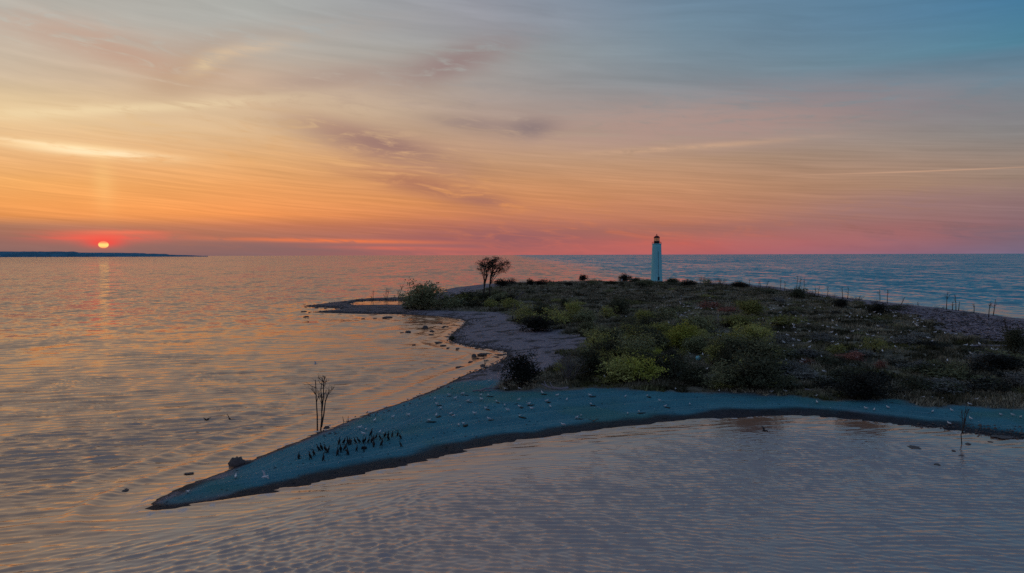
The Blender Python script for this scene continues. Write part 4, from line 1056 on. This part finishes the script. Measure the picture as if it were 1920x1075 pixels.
log(1040, 731, 4.0, 2.6, 'dark driftwood branch below the leafless willow', None, 2)
log(1022, 652, 6.0, 0.2, 'long branched driftwood on the upper left beach', None, 2)
log(1000, 640, 5.0, 2.8, 'driftwood branch left of the long branched driftwood', None, 1)
log(1535, 733, 4.2, 0.4, 'pale forked branch on the right edge of the scrub', None, 2)
log(1560, 562, 9.0, 0.7, 'long leaning pale log near the dead trunks', None, 3)
log(1700, 714, 3.0, 0.6, 'pale stick in the right meadow above the spit', None, 3)
log(1860, 652, 8.0, 0.15, 'long bowed pale log below the driftwood beach', None, 0)
rd = random.Random(3); k = 0
DRIFT = pix([(1690, 590), (1745, 607), (1805, 636), (1870, 652), (1925, 655), (1925, 618), (1860, 600), (1780, 586), (1720, 578), (1660, 571)], 1.0)
while k < 60:
    px, py = rd.uniform(1650, 1920), rd.uniform(572, 655); p = g1(px, py)
    if sdist(p[None, :2], DRIFT)[0] < 0: continue
    log(px, py, rd.uniform(2.0, 6.0), rd.uniform(0, 3.14), 'grey driftwood log in the jumble on the right-hand beach', 'driftwood jumble on the right-hand beach', k); k += 1
def tangle():
    r = np.random.default_rng(6); k = MB()
    px = r.uniform(1640, 1920, 5000); py = r.uniform(570, 656, 5000); p = ground(px, py); p = p[sdist(p[:, :2], DRIFT) > -2]
    for q in p:
        a = r.uniform(0, 6.28); L = r.uniform(0.4, 1.6); dd = np.array([math.cos(a), math.sin(a), r.normal() * 0.25]) * L / 2
        k.tube([q - dd + [0, 0, 0.14], q + dd + [0, 0, 0.14]], [0.09, 0.05], 4, int(r.random() < 0.45))
    link('driftwood_sticks', k.mesh('driftwood_sticks', [M_drift, M_bark]), kind='stuff', label='tangled grey sticks covering the right-hand beach', category='driftwood')
tangle()

# ------------------------------------------------------------------ undergrowth (stuff)
def undergrowth():
    r = np.random.default_rng(4)
    def under_mat(n, b, out):
        g = n.new('ShaderNodeNewGeometry'); pos = g.outputs['Position']
        n1 = n.noise(pos, 0.16, 4, 0.6); n3 = n.noise(pos, 0.06, 4, 0.55)
        c = n.mix(n.mr(n1, 0.38, 0.62), lin(66, 66, 50), lin(156, 150, 130)); c = n.mix(n.m('MULTIPLY', n.mr(n3, 0.54, 0.66), 0.75), c, lin(106, 110, 64))
        k = n.mr(g.outputs['Random Per Island'], 0, 1, 0.6, 1.45, False)
        v = n.new('ShaderNodeVectorMath', operation='SCALE'); n.l.new(c, v.inputs[0]); n.l.new(k, v.inputs['Scale'])
        n.l.new(v.outputs[0], b.inputs['Base Color']); b.inputs['Roughness'].default_value = 0.9; b.inputs['Specular IOR Level'].default_value = 0.1
    mm = mat('undergrowth', under_mat)
    N_ = 90000
    t = r.uniform(R(-12), R(36), N_); d = np.exp(r.uniform(math.log(95), math.log(460), N_))
    p = np.column_stack([d * np.sin(t), d * np.cos(t)])
    vs_ = sdist(p, VEG) + (fnoise(p[:, 0] / 7, p[:, 1] / 7, 21) - 0.5) * 9
    dens = fnoise(p[:, 0] / 5, p[:, 1] / 5, 61, 3)
    kp = (vs_ > 0.3) & (dens > 0.30 + 0.2 * r.random(N_)); p = p[kp]; d = d[kp]; dens = dens[kp]
    z = lookup(p, 'z'); n = len(p); nb = 5
    hgt = (0.25 + 1.1 * np.clip(dens - 0.35, 0, 1)) * r.uniform(0.5, 1.3, n) * (0.8 + d / 400)
    V = np.zeros((n, nb, 3, 3))
    for j in range(nb):
        a = r.uniform(0, 6.283, n); off = r.normal(size=(n, 2)) * 0.16 * (1 + d / 200)[:, None]
        bx = p + off; wv = np.column_stack([np.cos(a), np.sin(a)]) * (0.07 + 0.0006 * d)[:, None]
        ln = r.normal(size=(n, 2)) * 0.35 * hgt[:, None]; hh = hgt * r.uniform(0.6, 1.1, n)
        V[:, j, 0, :2] = bx - wv; V[:, j, 1, :2] = bx + wv; V[:, j, 2, :2] = bx + ln
        V[:, j, 0, 2] = V[:, j, 1, 2] = z - 0.05; V[:, j, 2, 2] = z + hh
    T = np.arange(n * nb * 3).reshape(-1, 3)
    link('undergrowth', new_mesh('undergrowth', V.reshape(-1, 3), T, mm, False), kind='stuff', label='dark grass and herbs covering the island interior', category='undergrowth')
undergrowth()

# ------------------------------------------------------------------ birds
def gull_mesh():
    k = MB()
    k.tube([(-0.30, 0, 0.22), (-0.2, 0, 0.24), (-0.05, 0, 0.25), (0.1, 0, 0.27), (0.19, 0, 0.33), (0.22, 0, 0.39)], [0.015, 0.06, 0.10, 0.095, 0.05, 0.042], 8, 0)
    k.tube([(0.18, 0, 0.39), (0.23, 0, 0.42), (0.28, 0, 0.41)], [0.03, 0.052, 0.02], 7, 0)
    k.tube([(0.275, 0, 0.41), (0.345, 0, 0.40)], [0.016, 0.005], 5, 2)
    for s in (-1, 1):
        k.tube([(0.08, s * 0.085, 0.29), (-0.12, s * 0.085, 0.28), (-0.34, s * 0.03, 0.25)], [0.03, 0.05, 0.008], 6, 1)
        k.tube([(0.0, s * 0.04, 0.18), (0.0, s * 0.045, 0.0)], 0.012, 4, 2); k.box((-0.01, s * 0.045 - 0.025, 0), (0.06, s * 0.045 + 0.025, 0.012), 2)
    return k.mesh('gull', [M_gullw, M_gullg, M_wrack])
def corm_mesh(seed, spread):
    r = np.random.default_rng(seed); k = MB(); j = r.normal(size=6) * 0.015
    k.tube([(-0.20, 0, 0.04), (-0.15, 0, 0.16), (-0.06, 0, 0.30), (0.02 + j[0], 0, 0.44), (0.05, 0, 0.53), (0.04 + j[1], 0, 0.62), (0.07 + j[2], 0, 0.70), (0.10 + j[2], 0, 0.75)],
           [0.03, 0.07, 0.115, 0.11, 0.07, 0.042, 0.036, 0.04], 8, 0)
    k.tube([(0.07 + j[2], 0, 0.745), (0.13 + j[2], 0, 0.76), (0.17 + j[2], 0, 0.755)], [0.03, 0.04, 0.018], 6, 0)
    k.tube([(0.165 + j[2], 0, 0.755), (0.25 + j[2], 0, 0.77)], [0.014, 0.006], 4, 0)
    k.add([(-0.13, -0.05, 0.2), (-0.13, 0.05, 0.2), (-0.27, 0.06, 0.01), (-0.27, -0.06, 0.01), (-0.11, -0.04, 0.17), (-0.11, 0.04, 0.17), (-0.25, 0.05, 0.0), (-0.25, -0.05, 0.0)],
          [(0, 1, 2, 3), (7, 6, 5, 4), (0, 4, 5, 1), (1, 5, 6, 2), (2, 6, 7, 3), (3, 7, 4, 0)])
    for s in (-1, 1):
        k.tube([(-0.02, s * 0.05, 0.22), (0.0, s * 0.06, 0.0)], [0.035, 0.015], 5, 0); k.box((-0.02, s * 0.06 - 0.03, 0), (0.09, s * 0.06 + 0.03, 0.014), 0)
        if spread:
            k.add([(0.05, s * 0.08, 0.52), (0.06, s * 0.24, 0.58), (0.03, s * 0.36, 0.44), (-0.02, s * 0.33, 0.20), (-0.05, s * 0.21, 0.18), (-0.06, s * 0.09, 0.28),
                   (0.01, s * 0.08, 0.52), (0.02, s * 0.24, 0.58), (-0.01, s * 0.36, 0.44), (-0.05, s * 0.33, 0.20), (-0.08, s * 0.21, 0.18), (-0.09, s * 0.09, 0.28)],
                  [(0, 1, 4, 5), (1, 2, 3, 4), (11, 10, 7, 6), (10, 9, 8, 7), (0, 6, 7, 1), (1, 7, 8, 2), (2, 8, 9, 3), (3, 9, 10, 4), (4, 10, 11, 5), (5, 11, 6, 0)])
        else:
            k.tube([(0.04, s * 0.10, 0.47), (-0.06, s * 0.11, 0.30), (-0.2, s * 0.05, 0.10)], [0.03, 0.05, 0.012], 6, 0)
    return k.mesh('cormorant', M_black)
def flying_mesh(mats, span):
    k = MB(); k.tube([(-0.32, 0, 0), (-0.15, 0, 0.01), (0.05, 0, 0.0), (0.25, 0, 0.02), (0.36, 0, 0.03), (0.42, 0, 0.02)], [0.02, 0.07, 0.09, 0.05, 0.04, 0.008], 7, 0)
    for s in (-1, 1):
        a = span / 2
        U = [(0.12, s * 0.06, 0.03), (0.18, s * a * 0.5, 0.22), (0.02, s * a, 0.30), (-0.06, s * a * 0.97, 0.29), (-0.04, s * a * 0.5, 0.19), (-0.12, s * 0.06, 0.01)]
        V = U + [(x, y, z - 0.025) for x, y, z in U]
        k.add(V, [(0, 1, 4, 5), (1, 2, 3, 4), (11, 10, 7, 6), (10, 9, 8, 7), (0, 6, 7, 1), (1, 7, 8, 2), (2, 8, 9, 3), (3, 9, 10, 4), (4, 10, 11, 5), (5, 11, 6, 0)], None, 1 if len(mats) > 1 else 0)
    return k.mesh('flying_bird', mats)
GM = gull_mesh(); CM = [corm_mesh(1, 0), corm_mesh(2, 0), corm_mesh(3, 0)]; CS = corm_mesh(4, 1)
corm = [(165, 725), (325, 735), (380, 680), (460, 605), (500, 600), (555, 625), (605, 635), (548, 755), (775, 510), (835, 510), (885, 500), (925, 505), (945, 510), (1005, 500), (1070, 490), (795, 625), (860, 600),
        (885, 665), (757, 670), (1040, 610), (1135, 605), (1130, 495), (1150, 485), (1210, 490), (1255, 480), (1280, 460), (1285, 545), (1325, 430), (1380, 440), (1410, 530), (1450, 410), (1515, 405), (1500, 450), (1570, 395),
        (1650, 385), (1685, 430), (1690, 545), (1250, 385)]
CORD = {i: k + 1 for k, i in enumerate(sorted(range(len(corm)), key=lambda i: corm[i][0]))}
special = {20: 'black cormorant with wings spread in front of the flock'}
cp = ground([540 + x * 0.125 for x, y in corm], [770 + y * 0.125 for x, y in corm])
for i, p in enumerate(cp):
    o = link('cormorant', CS if i in (20,) else CM[i % 3]); o.location = p; o.rotation_euler.z = random.uniform(0, 6.28) if i != 20 else 0.4 + math.pi / 2
    sc = random.uniform(0.72, 0.98); o.scale = (sc, sc, sc); o.rotation_euler.x = random.gauss(0, 0.10); o.rotation_euler.y = random.gauss(0, 0.12)
    o['label'] = special.get(i, f'{ordinal(CORD[i])} black cormorant from the left in the flock on the spit'); o['category'] = 'cormorant'; o['group'] = 'cormorant flock on the spit'
A6 = [(770, 425), (870, 440), (1090, 440), (935, 470), (680, 498), (615, 470), (800, 478), (825, 515), (620, 515), (520, 508), (465, 482), (365, 468), (275, 478), (225, 512), (240, 430), (360, 440), (410, 440), (190, 462),
      (150, 438), (55, 462), (70, 500), (95, 528), (65, 575), (180, 578), (160, 565), (320, 563), (395, 528), (540, 540), (620, 578), (700, 530), (1095, 500), (1030, 575), (1000, 590), (1340, 562), (1415, 550), (910, 640),
      (415, 598), (215, 640), (245, 632), (1325, 448), (1470, 443), (1555, 475), (1590, 512), (1755, 500), (1660, 400), (620, 395), (525, 397), (415, 345), (15, 608)]
A5 = [(1070, 285), (1170, 310), (1135, 380), (1380, 345), (1300, 175), (1575, 120), (1805, 88), (565, 320)]
A7 = [(710, 388), (718, 425), (535, 362), (455, 362), (1003, 460), (1050, 468), (1130, 455), (1120, 385), (1220, 393), (1505, 382), (1330, 398), (1380, 395), (1450, 402), (1605, 437), (1500, 472), (1390, 478), (1485, 550),
      (1610, 522), (1785, 497), (1855, 498), (1640, 410), (1700, 405), (1750, 408), (1860, 412), (1900, 510), (150, 358)]
gp = [(800 + x * .28125, 620 + y * .28125) for x, y in A6] + [(540 + x * .125, 770 + y * .125) for x, y in A5] + [(1300 + x * .3229, 620 + y * .3229) for x, y in A7] + [(442, 898), (352, 926)]
def gull(p, label, group, s=1.0):
    o = link('gull', GM); o.location = p; o.rotation_euler.z = random.uniform(0, 6.28); o.scale = (s, s, s)
    o['label'] = label; o['category'] = 'gull'; o['group'] = group
SORD = {i: k + 1 for k, i in enumerate(sorted(range(len(gp)), key=lambda i: gp[i][0]))}
sp_ = ground([q[0] for q in gp], [q[1] for q in gp])
for i, p in enumerate(sp_): gull(p, f'{ordinal(SORD[i])} white gull from the left on the open sand of the spit', 'gulls on the spit', random.uniform(0.72, 0.95))
# low dark clumps beside some of the spit gulls
WM = []
for k_ in (1, 2):
    c_ = RM[k_].copy(); c_.name = 'dark_clump'; c_.materials.clear(); c_.materials.append(M_wrack); WM.append(c_)
for i, p in enumerate(sp_[:49]):
    if i % 2 == 0:
        o = link('dark_clump', WM[i % 4 // 2]); o.location = (p[0] + 0.25, p[1] - 0.1, p[2]); o.rotation_euler.z = i * 0.2; o.scale = (0.75 + 0.1 * (i % 5), 0.5, 0.22)
        o['label'] = f'dark clump beside the {ordinal(SORD[i])} gull from the left on the spit'; o['category'] = 'weed clump'; o['group'] = 'dark clumps on the spit'
rg_ = random.Random(12); cand = []
while len(cand) < 200:
    z = rg_.random()
    if z < 0.66: px, py = rg_.uniform(1400, 1915), 575 + abs(rg_.gauss(0, 1)) * 52
    elif z < 0.80: px, py = rg_.uniform(1225, 1345), rg_.gauss(578, 6)
    elif z < 0.86: px, py = rg_.uniform(1255, 1310), rg_.uniform(590, 602)
    else: px, py = rg_.uniform(1000, 1480), rg_.uniform(545, 725)
    if py > 738 or py < 545: continue
    p = g1(px, py)
    if sdist(p[None, :2], VEG)[0] < 2: continue
    cand.append((px, py, p))
for px, py, p in cand:
    p = p + np.array([0, 0, 0.34])
    if px > 1400: gull(p, 'white gull sitting in the dark meadow right of the thicket', 'gulls in the right meadow', rg_.uniform(1.05, 1.4))
    else: gull(p, 'white gull sitting in the scrub left of the meadow', 'gulls in the middle scrub', rg_.uniform(1.0, 1.3))
FB = flying_mesh([M_black], 1.35); FG = flying_mesh([M_gullw, M_gullg], 1.3)
def fly(px, py, d, me, rz, label, roll=0.2):
    q = ray(px, py); p = np.array([0, 0, CAM_Z]) + q * (d / q[1])
    o = link('flying_bird', me); o.location = p; o.rotation_euler = (roll, 0.05, rz); o.scale = (0.8, 0.8, 0.8); o['label'] = label; o['category'] = 'bird'
fly(388, 788, 68, FB, 2.9, 'left one of two dark birds flying low over the golden lake')
fly(431, 786, 68, FB, 2.4, 'right one of two dark birds flying low over the golden lake', 0.7)
fly(1433, 808, 70, FB, 0.3, 'dark bird flying low over the sheltered bay', 0.3)
fly(1113, 790, 72, FB, 1.6, 'dark bird flying low over the middle of the spit', 0.0)
fly(591, 683, 92, FG, 0.4, 'pale bird flying low over the lake beyond the bare saplings', 0.2)
fly(496, 894, 54, FG, 0.9, 'white gull flying over the narrow end of the spit', 0.5)
